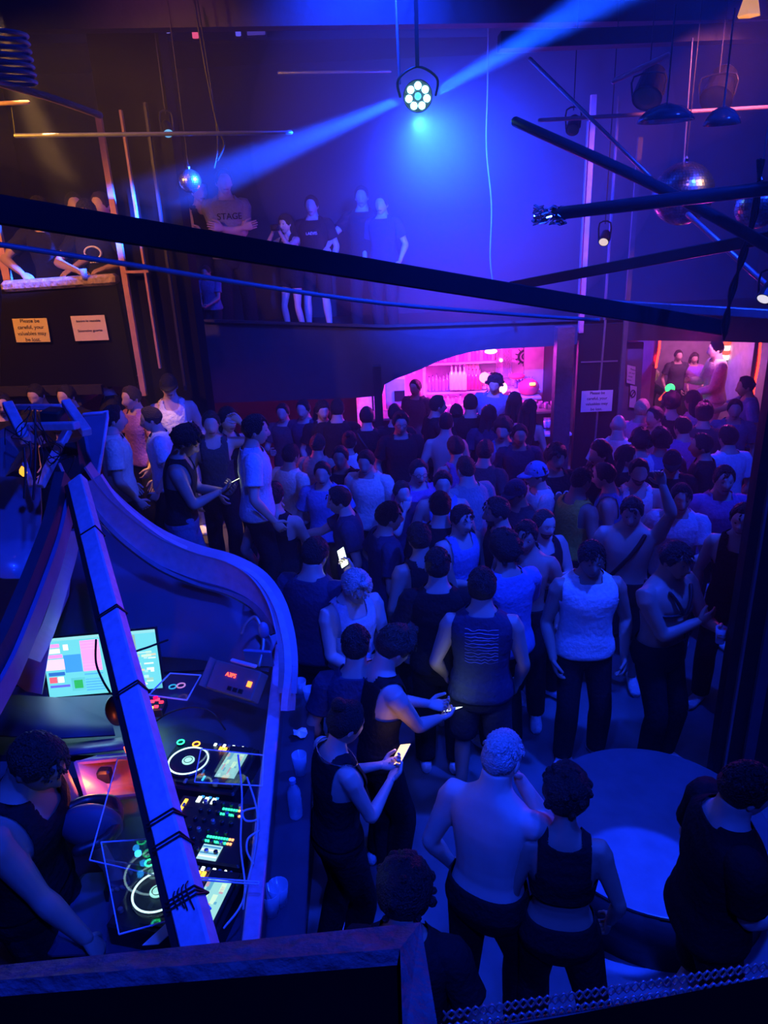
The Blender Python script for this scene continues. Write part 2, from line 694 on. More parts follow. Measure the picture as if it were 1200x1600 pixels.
SKINS = [(0.50, 0.33, 0.25), (0.42, 0.26, 0.19), (0.58, 0.40, 0.32), (0.30, 0.18, 0.13), (0.64, 0.48, 0.40)]
SKM = [mat('skin_%s' % k, c, 0.5, var=.06, spec=.4) for k, c in zip(('warm', 'tan', 'light', 'deep', 'fair'), SKINS)]
M_LIP = mat('lips', (0.32, 0.11, 0.10), 0.45)
M_BROW = mat('brow_hair', (0.10, 0.06, 0.045), 0.7)
M_EYE = mat('eye_white', (0.22, 0.22, 0.22), 0.3, var=0)
HAIRC = {'black': (0.012, 0.010, 0.010), 'brown': (0.05, 0.03, 0.02), 'grey': (0.55, 0.53, 0.50), 'blond': (0.62, 0.50, 0.30), 'red': (.35, .12, .05)}
CLOTHC = {'white': (.80, .79, .76), 'black': (.016, .016, .018), 'navy': (.035, .045, .09), 'grey': (.30, .30, .32), 'blue': (.16, .24, .50),
          'paleblue': (.50, .60, .72), 'yellow': (.62, .42, .06), 'purple': (.34, .14, .38), 'pink': (.75, .32, .48), 'denim': (.10, .15, .26),
          'khaki': (.32, .27, .20), 'charcoal': (.06, .06, .07), 'cream': (.80, .72, .58)}


def cloth(c):
    return mat('cloth_' + c, CLOTHC[c], .85, bump=.5, scale=40, var=.10, spec=.15)


def hairm(c):
    return mat('hair_' + c, HAIRC[c], .5, bump=1.0, scale=120, var=.25)


# wrist targets in chest coordinates (x outwards), elbow pole, palm normal, curl
ARM = {
    'down': ((.27, .05, .87), (.5, -1, 0), (-1, 0, 0), .45),
    'relaxed': ((.24, .12, .92), (.7, -1, 0), (-1, .1, 0), .6),
    'phone': ((.05, .33, 1.20), (.7, -.5, -1), (-.5, -.2, 1), .9),
    'low': ((.08, .30, 1.05), (.8, -.6, -.6), (-.6, -.2, .8), .9),
    'drink': ((.12, .33, 1.20), (.7, -.5, -1), (-1, .1, .1), .95),
    'mouth': ((.03, .17, 1.47), (.7, .1, -1), (-.7, -.8, 0), .7),
    'raise': ((.20, .14, 1.88), (1, .3, 0), (-.2, 1, 0), .5),
    'bentup': ((.26, .16, 1.66), (1, .2, -.3), (-.3, 1, 0), .5),
    'forward': ((.16, .52, 1.28), (.5, -.2, -1), (0, 0, -1), .4),
    'side': ((.62, .20, 1.25), (0, -.5, -1), (0, 0, -1), .4),
    'rail': ((.24, .40, 1.10), (.8, -.5, .2), (0, 0, -1), .5),
    'photo': ((.045, .25, 1.53), (.8, .1, -1), (-1, .1, .1), .8),
    'hip': ((.19, .08, 1.03), (1, -.6, 0), (-1, 0, 0), .6),
    'fold': ((-.10, .20, 1.20), (.9, 0, -1), (0, -1, 0), .4),
    'table': ((.16, .47, 1.02), (.8, -.5, .2), (0, 0, -1), .35),
    'clasp': ((.015, .24, 1.22), (.9, -.3, -.8), (-1, 0, 0), .8),
}
PEOPLE = []


def make_person(px, py, yaw, label, h=1.72, top='tee', tc='black', bot='pants', bc='black', hair='short', hc='black', L='down', R='down', lean=4, nod=8,
                turn=0, side=0, twist=0, skin=0, fem=False, wd=1.0, base=0.0, fine=None, cap=None, beard=False, head=None, shoes='white', extra=None,
                group=None, loc=None, legs=None, hz=None, Yp=None):
    s = h / 1.75
    rnd = random.Random(int(px * 7 + py * 13))
    tab = TORSO_F if fem else TORSO
    sp = Spine(math.radians(lean), math.radians(side), math.radians(twist))
    hc_local = sp.c(1.56) + sp.rot(1.5) @ V((0, .012, 0))
    ha = math.radians(lean + nod)
    HR = Matrix.Rotation(-math.radians(twist + turn), 3, 'Z') @ Matrix.Rotation(-ha, 3, 'X') @ Matrix.Rotation(math.radians(side), 3, 'Y')
    hcen = hc_local + HR @ V((0, .014, .062))
    yw = math.radians(yaw)
    RZ = Matrix.Rotation(-yw, 3, 'Z')
    if Yp is not None:
        W = at(px, py, Y=Yp)
        for _ in range(6):
            s = (W.z - base) / hcen.z
            W = at(px, py, Y=Yp + (RZ @ hcen).y * s)
        o = RZ @ (hcen * s)
        loc = V((W.x - o.x, W.y - o.y, base))
    if loc is None:
        W = at(px, py, z=base + hcen.z * s)
        o = RZ @ (hcen * s)
        loc = V((W.x - o.x, W.y - o.y, base))
    loc = V(loc)
    dist = loc.length
    if fine is None:
        fine = loc.y < 6.0
    T4 = Matrix.Translation(loc) @ (RZ.to_4x4()) @ Matrix.Scale(s, 4)
    seg = 22 if fine else 16
    raw = MB()
    rest, posed = torso_grid(sp, tab, .80, 1.585, 34, seg, 0, wd)
    raw.add(posed, grid_faces(34, seg) + [tuple(reversed(range(seg))), tuple(range(34 * seg, 35 * seg))])
    if not fem and top in ('none', 'tank'):
        for sx in (-1, 1):
            raw.ball(sp.pt((sx * .075, .082 * wd, 1.325)), (.070, .034, .050), 12, 8)
    # arms
    sw = (.150 if fem else .178) * wd
    am = .85 if fem else 1.0
    am *= wd
    arms = []
    for sx, pose in ((-1, L), (1, R)):
        tgt, pole, pn, curl = ARM[pose] if isinstance(pose, str) else pose
        sh = sp.pt((sx * sw, -.005, 1.395))
        rc = sp.rot(1.40)
        c0 = sp.c(1.40)
        jit = V((rnd.uniform(-.015, .015), rnd.uniform(-.02, .02), rnd.uniform(-.02, .02)))
        t = c0 + rc @ (V((sx * tgt[0], tgt[1], tgt[2] - 1.40)) + jit)
        if isinstance(pose, str) and pose == 'rail':
            t = V((sx * tgt[0], tgt[1] + math.sin(sp.lean) * .25, 1.14))
        if isinstance(pose, str) and pose in ('down', 'relaxed') and lean > 14:
            t = sh + V((sx * .08, .06, -.50))
        el, wr = ik(sh, t, .285, .255, rc @ V((sx * pole[0], pole[1], pole[2])))
        inn = sp.pt((sx * sw * .55, -.01, 1.395))
        fd = (wr - el).normalized()
        ud = (el - sh).normalized()
        raw.tube([inn, sh + V((0, 0, .006)), sh.lerp(el, .25), sh.lerp(el, .55), sh.lerp(el, .88), el, el.lerp(wr, .22), el.lerp(wr, .55), wr],
                 [.050 * am, .060 * am, .056 * am, .050 * am, .041 * am, .040 * am, .044 * am, .036 * am, .027 * am], 12, 2)
        n = rc @ V((sx * pn[0], pn[1], pn[2]))
        arms.append((sx, sh, el, wr, fd, n, curl, inn))
    # legs
    st = rnd.uniform(.09, .14)
    fy = [rnd.uniform(-.08, .08), rnd.uniform(-.08, .08)]
    lg = []
    for i, sx in enumerate((-1, 1)):
        hp = V((sx * .088, 0, .90))
        an = V((sx * st, fy[i], .085))
        if legs:
            an = V(legs[i][0:3])
        kp = V((sx * .1, 1, .1))
        kn, an = ik(hp, an, .425, .410, kp)
        ft = legs[i][3] if legs and len(legs[i]) > 3 else sx * rnd.uniform(5, 25)
        lg.append((sx, hp, kn, an, math.radians(ft)))
        q = 0.92 if fem else 1.0
        raw.tube([hp + V((0, 0, .03)), hp.lerp(kn, .12), hp.lerp(kn, .5), hp.lerp(kn, .85), kn, kn.lerp(an, .28), kn.lerp(an, .6), an, an + V((0, 0, -.045))],
                 [.084 * q, .086 * q, .072 * q, .055 * q, .052 * q, .056 * q, .045 * q, .034 * q, .034 * q], 12, 2)
        fdv = V((math.sin(ft and math.radians(ft)), math.cos(math.radians(ft)), 0))
        raw.tube([an + V((0, 0, -.05)) - fdv * .045, an + V((0, 0, -.048)) + fdv * .05, an + V((0, 0, -.062)) + fdv * .15], [.034, .034, .022], 10, 2)
    vox = .009 if (fine and dist < 4.8) else (.012 if fine else .016)
    body = remesh(raw, vox, 3)
    for (sx, sh, el, wr, fd, n, curl, inn) in arms:
        add_hand(body, wr, fd, n, sx, curl, .95 if fem else 1.03, 0, seg=7 if fine else 5)
    HT = Matrix.Translation(hcen) @ HR.to_4x4()
    add_head(body, HT, fine, beard)

    def fin(mb):
        a = np.array([tuple(p) for p in mb.v], dtype=np.float64)
        mm = np.array(Matrix.Scale(s, 4) @ Matrix.Identity(4))[:3, :3]
        mb.v = (a @ mm.T).tolist()
        return mb

    def child(name, mb, m, lab=None, smooth=True):
        me_o = fin(mb).build(name, m, smooth=smooth)
        me_o.parent = root
        if lab:
            me_o['label'] = lab
        WLOC[me_o.name] = V((0, 0, 0))
        return me_o
    root = fin(body).build('person', [SKM[skin], M_LIP, M_BROW, M_EYE], smooth=True)
    root.location = loc
    root.rotation_euler = (0, 0, -yw)
    tag(root, label, 'person', group)
    # ---- hair
    hs = 24 if fine else 18
    if hair not in ('bald', 'none'):
        hb = MB()
        thick = {'buzz': .004, 'short': .014, 'fade': .013, 'curly': .034, 'long': .020, 'bun': .012, 'big': .040, 'bob': .024, 'quiff': .026}[hair]
        ng = 10
        rows = []
        for i in range(ng + 1):
            u = i / ng
            for k in range(hs):
                ph = 2 * PI * k / hs
                c = math.cos(ph)
                fr = max(0, c)
                tf = 38 if hair in ('buzz', 'short', 'fade', 'bun', 'quiff') else 50
                lim = (tf + (97 - tf) * sm((1 - c - .12) / .62)) if c > -.1 else 97 + 24 * sm((-c - .1) / .55)
                if hair == 'fade' and abs(c) < .9:
                    lim -= 12
                th = math.radians(lim) * u
                edge = 1 - .85 * u ** 5
                t = thick * edge
                if hair == 'fade' and u > .55:
                    t *= .45
                if hair == 'quiff':
                    t *= 1 + 1.2 * fr * (1 - u * .5)
                if hair in ('curly', 'big'):
                    t *= 1 + .5 * mnoise.noise(V((math.sin(ph) * 3 + px, c * 3, u * 5)))
                else:
                    t *= 1 + .5 * mnoise.noise(V((math.sin(ph) * 4 + px, c * 4, u * 6)))
                if hair in ('short', 'fade') and c > .2:
                    t *= 1 + .5 * (c - .2) * sm((u - .2) / .5)
                p = head_pt(th, ph, .004 + max(0, t))
                rows.append(HT @ p)
        hb.add(rows, grid_faces(ng, hs))
        # inner lip so the hair has thickness
        inner = [HT @ (head_pt(math.radians(100) * .98, 2 * PI * k / hs, -.012)) for k in range(hs)]
        base_i = ng * hs
        n0 = len(hb.v)
        hb.v.extend([tuple(p) for p in inner])
        hb.f.extend([(base_i + k, base_i + (k + 1) % hs, n0 + (k + 1) % hs, n0 + k) for k in range(hs)])
        hb.m.extend([0] * hs)
        if hair == 'bun':
            hb.ball(HT @ V((0, -.085, .095)), (.042, .040, .040), 14, 10)
        if hair == 'quiff':
            hb.tube([HT @ V((-.03, .02, .13)), HT @ V((0, .07, .14)), HT @ V((.03, .03, .135))], [.018, .026, .018], 8, 2)
        if hair in ('long', 'bob'):
            ll = .34 if hair == 'long' else .14
            pts, rr = [], []
            for sx in (-1, 0, 1):
                hb.tube([HT @ V((sx * .062, -.045 - .02 * (sx == 0), .02)), HT @ V((sx * .070, -.06, -.09)), HT @ V((sx * .075, -.085, -.10 - ll * .5)),
                         HT @ V((sx * .065, -.095, -.10 - ll))], [.040, .046, .042, .018], 10, 3)
        if hair == 'curly' or hair == 'big':
            for k in range(46 if fine else 20):
                a, b = rnd.uniform(0, PI * .62), rnd.uniform(0, 2 * PI)
                if math.cos(b) > .5 and a > 1.1:
                    continue
                hb.ball(HT @ head_pt(a, b, thick * .85), rnd.uniform(.014, .024), 8, 6)
        elif fine and hair in ('short', 'quiff', 'fade'):
            for k in range(220 if dist < 5 else 60):
                a, b = rnd.uniform(0.05, 1.15), rnd.uniform(0, 2 * PI)
                p = head_pt(a, b, thick * .9)
                q = head_pt(a + .16, b + rnd.uniform(-.2, .2), thick * 1.25)
                hb.tube([HT @ p, HT @ ((p + q) / 2 * 1.02), HT @ q], [.007, .006, .002], 5, 1)
        child('hair', hb, hairm(hc))
    if cap:
        cb = MB()
        rows = []
        for i in range(9):
            for k in range(24):
                rows.append(HT @ head_pt(math.radians(84) * i / 8, 2 * PI * k / 24, .016 + .008 * (1 - i / 8)))
        cb.add(rows, grid_faces(8, 24))
        for k in range(10):
            pass
        br = []
        for j, (q, zz) in enumerate(((.0, 0), (.5, -.004), (1, -.018))):
            for k in range(11):
                a = -1.05 + 2.1 * k / 10
                r = .098 + q * .075 * math.cos(a * .8)
                br.append(HT @ V((math.sin(a) * .088 * (1 + .02 * q), math.cos(a) * r + .012, .030 + zz)))
        n = 11
        top_ = br
        bot_ = [p - HR @ V((0, 0, .005)) for p in br]
        fs = []
        for j in range(2):
            for k in range(n - 1):
                a = j * n + k
                fs.append((a, a + 1, a + n + 1, a + n))
                fs.append((33 + a, 33 + a + n, 33 + a + n + 1, 33 + a + 1))
        for k in range(n - 1):
            fs.append((22 + k, 22 + k + 1, 55 + k + 1, 55 + k))
        cb.add(top_ + bot_, fs)
        child('cap', cb, cloth(cap), CLOTH_WORD.get(cap, cap) + ' peaked cap')
    # ---- top
    cs = 56 if fine else 32
    if top != 'none':
        tb = MB()
        zlo = 1.16 if top == 'crop' else (.90 if top in ('tee', 'long', 'sleeveless') else .96)
        nz = 44 if fine else 28
        rest, posed = torso_grid(sp, tab, zlo, 1.500, nz, cs, .010 if top in ('tank', 'crop') else .013, wd, .012 if top in ('tee', 'long', 'sleeveless') else .003,
                                 .0045 if top != 'tank' else .002, px * .1)
        def keep(p):
            x, y, z = p
            ax = abs(x)
            fr = y > 0
            g = 1.0
            if top in ('tank', 'crop'):
                wx = (.112 if fem else .130) * wd
                # arm hole: an oval at the side
                g = min(g, (ax - wx) * -1 if z > 1.30 else ((z - 1.255) * -1 + max(0, wx - ax) * 2))
                if z <= 1.30 and z > 1.255 and ax <= wx:
                    g = 1.0
                deep = 1.385 if fr else 1.435
                g = min(g, max(ax - .070, (deep + .30 * max(0, ax - .02)) - z))
                g = min(g, 1.488 - z)
            else:
                deep = 1.452 if fr else 1.482
                g = min(g, max(ax - .075, deep - z))
                if top == 'sleeveless':
                    g = min(g, max(.172 * wd - ax, 1.32 - z))
            return g
        G = [keep(p) for p in rest]
        nv = len(rest)
        snap = {}
        fs = []
        for f in grid_faces(nz, cs):
            pos = [i for i in f if G[i] > 0]
            if len(pos) == 4:
                fs.append(f)
                continue
            if not pos:
                continue
            for q in range(4):
                i, j = f[q], f[(q + 1) % 4]
                if (G[i] > 0) != (G[j] > 0):
                    if G[i] > 0:
                        i, j = j, i
                    t = max(0, min(1, G[i] / (G[i] - G[j])))
                    snap.setdefault(i, []).append(posed[i].lerp(posed[j], t))
            fs.append(f)
        bad = set(i for i in range(nv) if G[i] <= 0 and i not in snap)
        for i, ps in snap.items():
            q = V((0, 0, 0))
            for p_ in ps:
                q += p_
            posed[i] = q / len(ps)
        fs = [f for f in fs if not any(i in bad for i in f)]
        tb.add(posed, fs)
        if top in ('tee', 'long'):
            for (sx, sh, el, wr, fd, n, curl, inn) in arms:
                if top == 'tee':
                    e2 = sh.lerp(el, .62)
                    tb.tube([inn + V((0, 0, .004)), sh + V((0, 0, .012)), sh.lerp(el, .25), sh.lerp(el, .5), e2], [.058 * am, .071 * am, .071 * am, .070 * am, .072 * am], 16, 3, cap=False)
                else:
                    tb.tube([inn + V((0, 0, .004)), sh + V((0, 0, .012)), sh.lerp(el, .5), el, el.lerp(wr, .5), wr], [.058 * am, .071 * am, .064 * am, .055 * am, .050 * am, .038 * am], 16, 3, cap=False)
        o = child('top' if top in ('tank', 'crop', 'sleeveless') else 'shirt', tb, cloth(tc))
        md = o.modifiers.new('thick', 'SOLIDIFY')
        md.thickness = .004 * s
        md.offset = 1
    # ---- bottoms
    if bot:
        bb = MB()
        rest, posed = torso_grid(sp, tab, .80, 1.035, 12, cs, .012 if not fem else .008, wd, .0, .002, px)
        bb.add(posed, grid_faces(12, cs) + [tuple(reversed(range(cs)))])
        for (sx, hp, kn, an, ft) in lg:
            if bot == 'shorts':
                bb.tube([hp + V((0, 0, .04)), hp.lerp(kn, .15), hp.lerp(kn, .5), hp.lerp(kn, .86)], [.092, .100, .094, .092], 18, 3, cap=False)
            elif bot == 'hotpants':
                bb.tube([hp + V((0, 0, .04)), hp.lerp(kn, .15), hp.lerp(kn, .35)], [.088, .094, .090], 18, 3, cap=False)
            else:
                bb.tube([hp + V((0, 0, .04)), hp.lerp(kn, .15), hp.lerp(kn, .6), kn, kn.lerp(an, .3), kn.lerp(an, .7), an + V((0, 0, .01))],
                        [.090, .098, .082, .074, .076, .070, .066], 16, 3, cap=False)
        o = child('trousers' if bot == 'pants' else 'shorts', bb, cloth(bc))
        md = o.modifiers.new('thick', 'SOLIDIFY')
        md.thickness = .004 * s
        md.offset = 1
    for (sx, hp, kn, an, ft) in lg:
        fb = MB()
        fdv = V((math.sin(ft), math.cos(ft), 0))
        b0 = V((an.x, an.y, 0))
        zf = an.z - .085
        Xf = V((math.cos(ft), -math.sin(ft), 0))
        prof = [(-.085, .022, .030, .045), (-.070, .036, .045, .05), (-.02, .041, .052, .055), (.05, .044, .042, .045), (.12, .049, .034, .036), (.165, .044, .028, .030), (.190, .026, .020, .022)]
        vs = []
        for (t, a, b, zc) in prof:
            for k in range(12):
                q = 2 * PI * k / 12
                zz = zc + b * math.sin(q)
                vs.append(b0 + fdv * t + Xf * (a * math.cos(q)) + V((0, 0, zf + max(zz, .004))))
        fb.add(vs, grid_faces(6, 12) + [tuple(reversed(range(12))), tuple(range(72, 84))])
        child('shoe', fb, cloth(shoes))
    info = dict(root=root, loc=loc, T=T4, s=s, RZ=RZ, HT=HT, HR=HR, sp=sp, wr={}, label=label)
    for (sx, sh, el, wr, fd, n, curl, inn) in arms:
        n2 = (n - fd * n.dot(fd)).normalized()
        info['wr'][sx] = (T4 @ wr, RZ @ fd, RZ @ n2)
    if extra:
        extra(info, child, MB)
    PEOPLE.append(info)
    return info


CLOTH_WORD = {'paleblue': 'pale blue', 'navy': 'navy', 'black': 'black', 'blue': 'blue'}
# ------------------------------------------------------------------ the building
M_FLOOR = mat('worn_floor', (0.17, 0.17, 0.18), 0.42, var=.25, scale=3, bump=.12)
M_WALL = mat('dark_wall', (0.035, 0.034, 0.04), 0.8, bump=.4, scale=5)
M_DECK = mat('balcony_boards', (0.05, 0.045, 0.045), 0.6, bump=.3)
M_PANEL = mat('navy_panel', (0.03, 0.03, 0.036), 0.6, bump=.2)
M_TRIM = mat('amber_lit_trim', (0.62, 0.30, 0.18), 0.5, bump=.2)  # orange of the amber light is put into the trim colour
struct('floor', MB().box((0.5, 7, -.05), (13, 17, .1)), M_FLOOR)
struct('ceiling', MB().box((0.5, 7, 6.25), (13, 17, .1)), M_WALL)
struct('wall_left', MB().box((-6.0, 7, 3.1), (.1, 17, 6.2)), M_WALL)
struct('wall_right', MB().box((7.0, 7, 3.1), (.1, 17, 6.2)), M_WALL)
struct('wall_back', MB().box((0.5, 14.0, 3.1), (13, .1, 6.2)), M_WALL)
struct('wall_front', MB().box((0.5, -1.5, 3.1), (13, .1, 6.2)), M_WALL)

# balcony across the room: deck, hanging fascia with the arched opening above the bar
DZ = 2.15
FY = 9.2


def fp(px, py, Y=FY):
    return at(px, py, Y=Y)


struct('floor_gallery', MB().box((-3.0, 11.65, DZ - .03), (5.8, 4.6, .06)).box((3.4, 12.35, DZ - .03), (7.0, 3.2, .06)), M_DECK)
a = fp(282, 632)
pts = [fp(276, 500), fp(276, 632), fp(553, 622), fp(597, 618), fp(601, 601), fp(618, 592), fp(640, 584), fp(662, 575), fp(684, 565), fp(712, 556), fp(740, 549), fp(768, 546), fp(800, 544), fp(845, 542),
       fp(975, 532), fp(1100, 533), fp(1210, 536), fp(1260, 536), fp(1260, 488), fp(860, 500), fp(600, 510)]
struct('wall_gallery_fascia', MB().prism(pts, (0, .10, 0)), M_PANEL)
m = MB()
m.bar(fp(276, 499) + V((0, -.03, 0)), fp(600, 509) + V((0, -.03, 0)), .05, .03)
m.bar(fp(600, 509) + V((0, -.03, 0)), fp(1260, 487) + V((0, -.03, 0)), .05, .03)
struct('trim_fascia_cap', m, M_DARK)
# slim column beside the arch
c0 = fp(591, 622, 8.9)
struct('column_beside_arch', MB().box((c0.x, 8.9, DZ / 2), (.10, .10, DZ)), M_BLACK)

# left gallery corner: parapet with trim, box column
PY = 8.0
p0, p1 = at(3, 448, Y=PY), at(183, 436, Y=PY)
zt = p0.z
b0, b1 = at(8, 600, Y=PY), at(208, 600, Y=PY)
struct('wall_left_parapet', MB().prism([p0, at(180, 437, Y=PY), at(212, 604, Y=PY), at(0, 604, Y=PY)], (0, .08, 0)), mat('parapet_black', (.004, .004, .006), .8, spec=.15))
m = MB()
m.bar(p0 + V((0, .03, .0)), p1 + V((0, .03, 0)), .16, .11, bev=.03)
struct('trim_left_parapet_rail', m, mat('worn_rail', (.42, .30, .20), .55, bump=.8, scale=25, var=.35))
struct('floor_left_gallery', MB().box((-4.6, 9.0, DZ - .06), (2.7, 2.0, .12)), M_DECK)
struct('beam_under_left_gallery', MB().bar(at(-10, 612, Y=7.95), at(160, 608, Y=7.95), .06, .10), M_DARK)
# column with trims
cA, cB = at(190, 400, Y=7.9), at(292, 400, Y=7.9)
m = MB().box(((cA.x + cB.x) / 2, 8.1, 2.9), (cB.x - cA.x, .36, 5.8))
struct('column_left', m, MATS['parapet_black'])
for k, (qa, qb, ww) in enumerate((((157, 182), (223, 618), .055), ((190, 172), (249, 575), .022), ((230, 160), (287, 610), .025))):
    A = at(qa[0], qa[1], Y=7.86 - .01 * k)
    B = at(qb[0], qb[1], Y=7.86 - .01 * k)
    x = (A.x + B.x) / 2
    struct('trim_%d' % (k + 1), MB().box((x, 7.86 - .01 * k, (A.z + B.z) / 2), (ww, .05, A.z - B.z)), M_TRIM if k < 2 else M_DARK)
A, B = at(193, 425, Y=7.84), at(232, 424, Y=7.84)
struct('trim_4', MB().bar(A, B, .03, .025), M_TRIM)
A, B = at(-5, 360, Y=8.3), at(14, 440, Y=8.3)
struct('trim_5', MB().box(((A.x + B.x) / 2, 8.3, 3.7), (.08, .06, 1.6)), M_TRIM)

# right: pale post, blue posts, wooden box column and notice panel
RY = 8.7
A, B = at(932, 148, Y=RY), at(903, 520, Y=RY)
struct('post_pale', MB().box(((A.x + B.x) / 2, RY, (A.z + B.z) / 2), (.055, .055, A.z - B.z)), mat('pale_post', (.62, .26, .32), .5, bump=.2))  # pink of the rose light is put into the post colour
A, B = at(888, 488, Y=RY), at(868, 730, Y=RY)
struct('column_bar_side', MB().box(((A.x + B.x) / 2 + .0, RY, 1.27), (.20, .16, 2.54)), mat('violet_grained_wood', (.12, .08, .10), .5, bump=.6, scale=18))
A, B = at(938, 500, Y=RY), at(990, 220, Y=RY)
pw = at(972, 560, Y=RY).x - at(903, 560, Y=RY).x
pc = (at(972, 560, Y=RY).x + at(903, 560, Y=RY).x) / 2
struct('wall_notice_panel', MB().box((pc, RY + .03, 1.3), (pw, .08, 2.5)), M_BLACK)
m = MB().bar(at(946, 500, Y=RY - .02), at(926, 730, Y=RY - .02), .02)
m.bar(at(908, 566, Y=RY - .02), at(965, 564, Y=RY - .02), .015)
struct('trim_6', m, M_STEEL)
for k, (u, v_, ww) in enumerate((((992, 215), (970, 700), .05), ((963, 150), (948, 500), .018), ((916, 190), (905, 490), .012))):
    A, B = at(*u, Y=RY - .03), at(*v_, Y=RY - .03)
    struct('post_blue', MB().box(((A.x + B.x) / 2, RY - .03, (A.z + B.z) / 2), (ww, .04, A.z - B.z)), mat('post_paint', (.13, .13, .17), .45))
# right near pillar with conduit
m = MB()
A, B = at(1192, 560, Y=3.9), at(1118, 1190, Y=3.9)
xc = (A.x + B.x) / 2
struct('column_right_near', MB().box((xc + .30, 3.98, 3.0), (.50, .08, 6.0)), M_BLACK)
struct('trim_7', MB().box((xc + .12, 3.93, 3.0), (.016, .02, 6.0)), M_STEEL)
struct('trim_8', MB().box((xc + .27, 3.93, 2.0), (.07, .03, 4.0)), mat('post_paint2', (.12, .12, .16), .45))
# side rooms under the gallery
struct('wall_under_gallery', MB().box((-2.5, 12.6, 1.05), (6.3, .1, 2.1)), M_WALL)

struct('floor_left_riser', MB().prism([V((-5.95, 4.9, 0)), V((-1.0, 4.9, 0)), V((-.85, 8.0, 0)), V((-5.95, 8.0, 0))], (0, 0, .6)), M_DECK)
# timber ceiling beams
for k, (u, v_, Y, hh) in enumerate((((-60, 28), (1260, 10), 7.5, .22), ((-60, 60), (760, 48), 10.5, .16), ((780, 66), (1260, 48), 7.0, .12))):
    struct('beam_ceiling', MB().bar(at(*u, Y=Y), at(*v_, Y=Y), .18, hh), M_BLACK)

# ---- pipes and rods that cross the room


def pipe(name, label, u, v_, rad, m=M_PIPE, sides=12, square=False, cat='pipe', pts=None, smooth=True):
    P = [at(*u[:2], Y=u[2]), at(*v_[:2], Y=v_[2])] if pts is None else pts
    mb = MB()
    if square:
        mb.bar(P[0], P[-1], rad * 2, rad * 2.2, bev=.006)
    else:
        mb.tube(P, rad, sides, 4 if len(P) > 2 else 1)
    return mb.build(name, m, smooth=smooth and not square, label=label, cat=cat)


pipe('ceiling_bar', 'thick black square bar running down across the whole dance floor, left edge to hanging cable', (-60, 318, 3.1), (1130, 512, 5.6), .050, MATS['parapet_black'], square=True)
pipe('ceiling_rail', 'thin sagging blue-lit rail just below the thick black bar', None, None, .013, mat('rail_grey', (.13, .13, .15), .5),
     pts=[at(-60, 373, Y=3.6), at(200, 413, Y=3.9), at(400, 446, Y=4.2), at(600, 474, Y=4.6), at(800, 491, Y=5.0), at(935, 500, Y=5.4)])
pipe('ceiling_rail', 'flat rail at the right running behind the end of the thick black bar', (925, 474, 6.0), (1260, 494, 5.5), .03, M_STEEL, square=True)
pipe('hanging_rod', 'long level rod hung at upper left, its left end lit yellow', (24, 212, 6.4), (455, 207, 6.9), .016, M_STEEL)
pipe('hanging_rod', 'slim level rod at upper right behind the mirror ball string', (843, 188, 7.0), (1260, 164, 6.6), .016, mat('rose_rod', (.5, .34, .36), .5))
pipe('ceiling_pipe', 'black pipe at right with crumpled foil wrapped on its free end', (1260, 287, 4.3), (868, 334, 5.2), .040, M_PIPE)
pipe('ceiling_pipe', 'diagonal black pipe passing in front of the mirror ball', None, None, .036, M_PIPE, pts=[at(805, 190, Y=6.0), at(1040, 298, Y=5.0), at(1260, 418, Y=4.2)])
pipe('ceiling_pipe', 'thin diagonal pipe from the ceiling haze down to the mirror ball', (828, 92, 7.0), (1030, 290, 6.4), .016, M_STEEL)
pipe('ceiling_pipe', 'thin pale pipe coming out below the mirror ball to the right edge', (1075, 335, 6.3), (1205, 452, 5.9), .022, M_STEEL)
pipe('ceiling_bar', 'square bar rising to the right edge over the neon doorway', (800, 447, 6.4), (1260, 360, 4.6), .035, M_DARK, square=True)
pipe('ceiling_pipe', 'brownish conduit pipe sloping at the top left corner to the orange column trim', None, None, .026, mat('orange_brown_pipe', (.42, .25, .18), .5), pts=[at(-30, 122, Y=5.8), at(70, 150, Y=6.1), at(156, 180, Y=6.4)])  # plain orange-brown pipe colour, shared with the stub
pipe('ceiling_pipe', 'short orange-lit pipe stub at the left edge under the conduit', (-30, 163, 6.3), (44, 160, 6.4), .016, mat('orange_brown_pipe', (.42, .25, .18), .5))
pipe('neon_bar', 'short rose-coloured rod slanting under the upper right beam', (958, 127, 6.5), (1044, 86, 6.3), .02, mat('rose_rod2', (.75, .30, .38), .5))
pipe('hanging_rod', 'faint level rod in the blue haze left of the spotlight', (435, 114, 8.5), (610, 111, 8.5), .014, M_STEEL)
pipe('hanging_rod', 'small upright rod from which the spotlight hangs', None, None, .012, M_STEEL, pts=[LAMP + V((-.14, .05, .1)), LAMP + V((-.15, .05, .9))])


def cable(label, pts, r=.008, m=M_CABLE, name='hanging_cable'):
    return MB().tube(pts, r, 6, 6).build(name, m, smooth=True, label=label, cat='cable')


for k, (dx, rr) in enumerate(((0, .012), (5, .010), (-4, .009))):
    cable(('twisted black cable hanging from the end of the thick black bar at right', 'second strand of the twisted black cable at right, outer one',
           'inner strand of the twisted black cable at right')[k],
          [at(1188 + dx, 250, Y=4.6), at(1180 - dx, 330, Y=4.7), at(1160 + dx, 400, Y=4.9), at(1146 - dx, 450, Y=5.1), at(1134 + dx, 500, Y=5.3), at(1131, 530, Y=5.35)], rr)
cable('wavy pale-blue cord hanging in the haze right of the spotlight', [at(764, -40, Y=8.4), at(762, 130, Y=8.4), at(760, 230, Y=8.4), at(768, 320, Y=8.4), at(766, 400, Y=8.4), at(770, 440, Y=8.4)], .010, mat('rail_grey', (.13, .13, .15), .5))
cable('loose cords dangling at upper left above the small mirror ball', [at(303, 0, Y=7.2), at(318, 90, Y=7.2), at(338, 190, Y=7.2), at(350, 225, Y=7.2), at(340, 250, Y=7.2)], .010, M_CABLE)
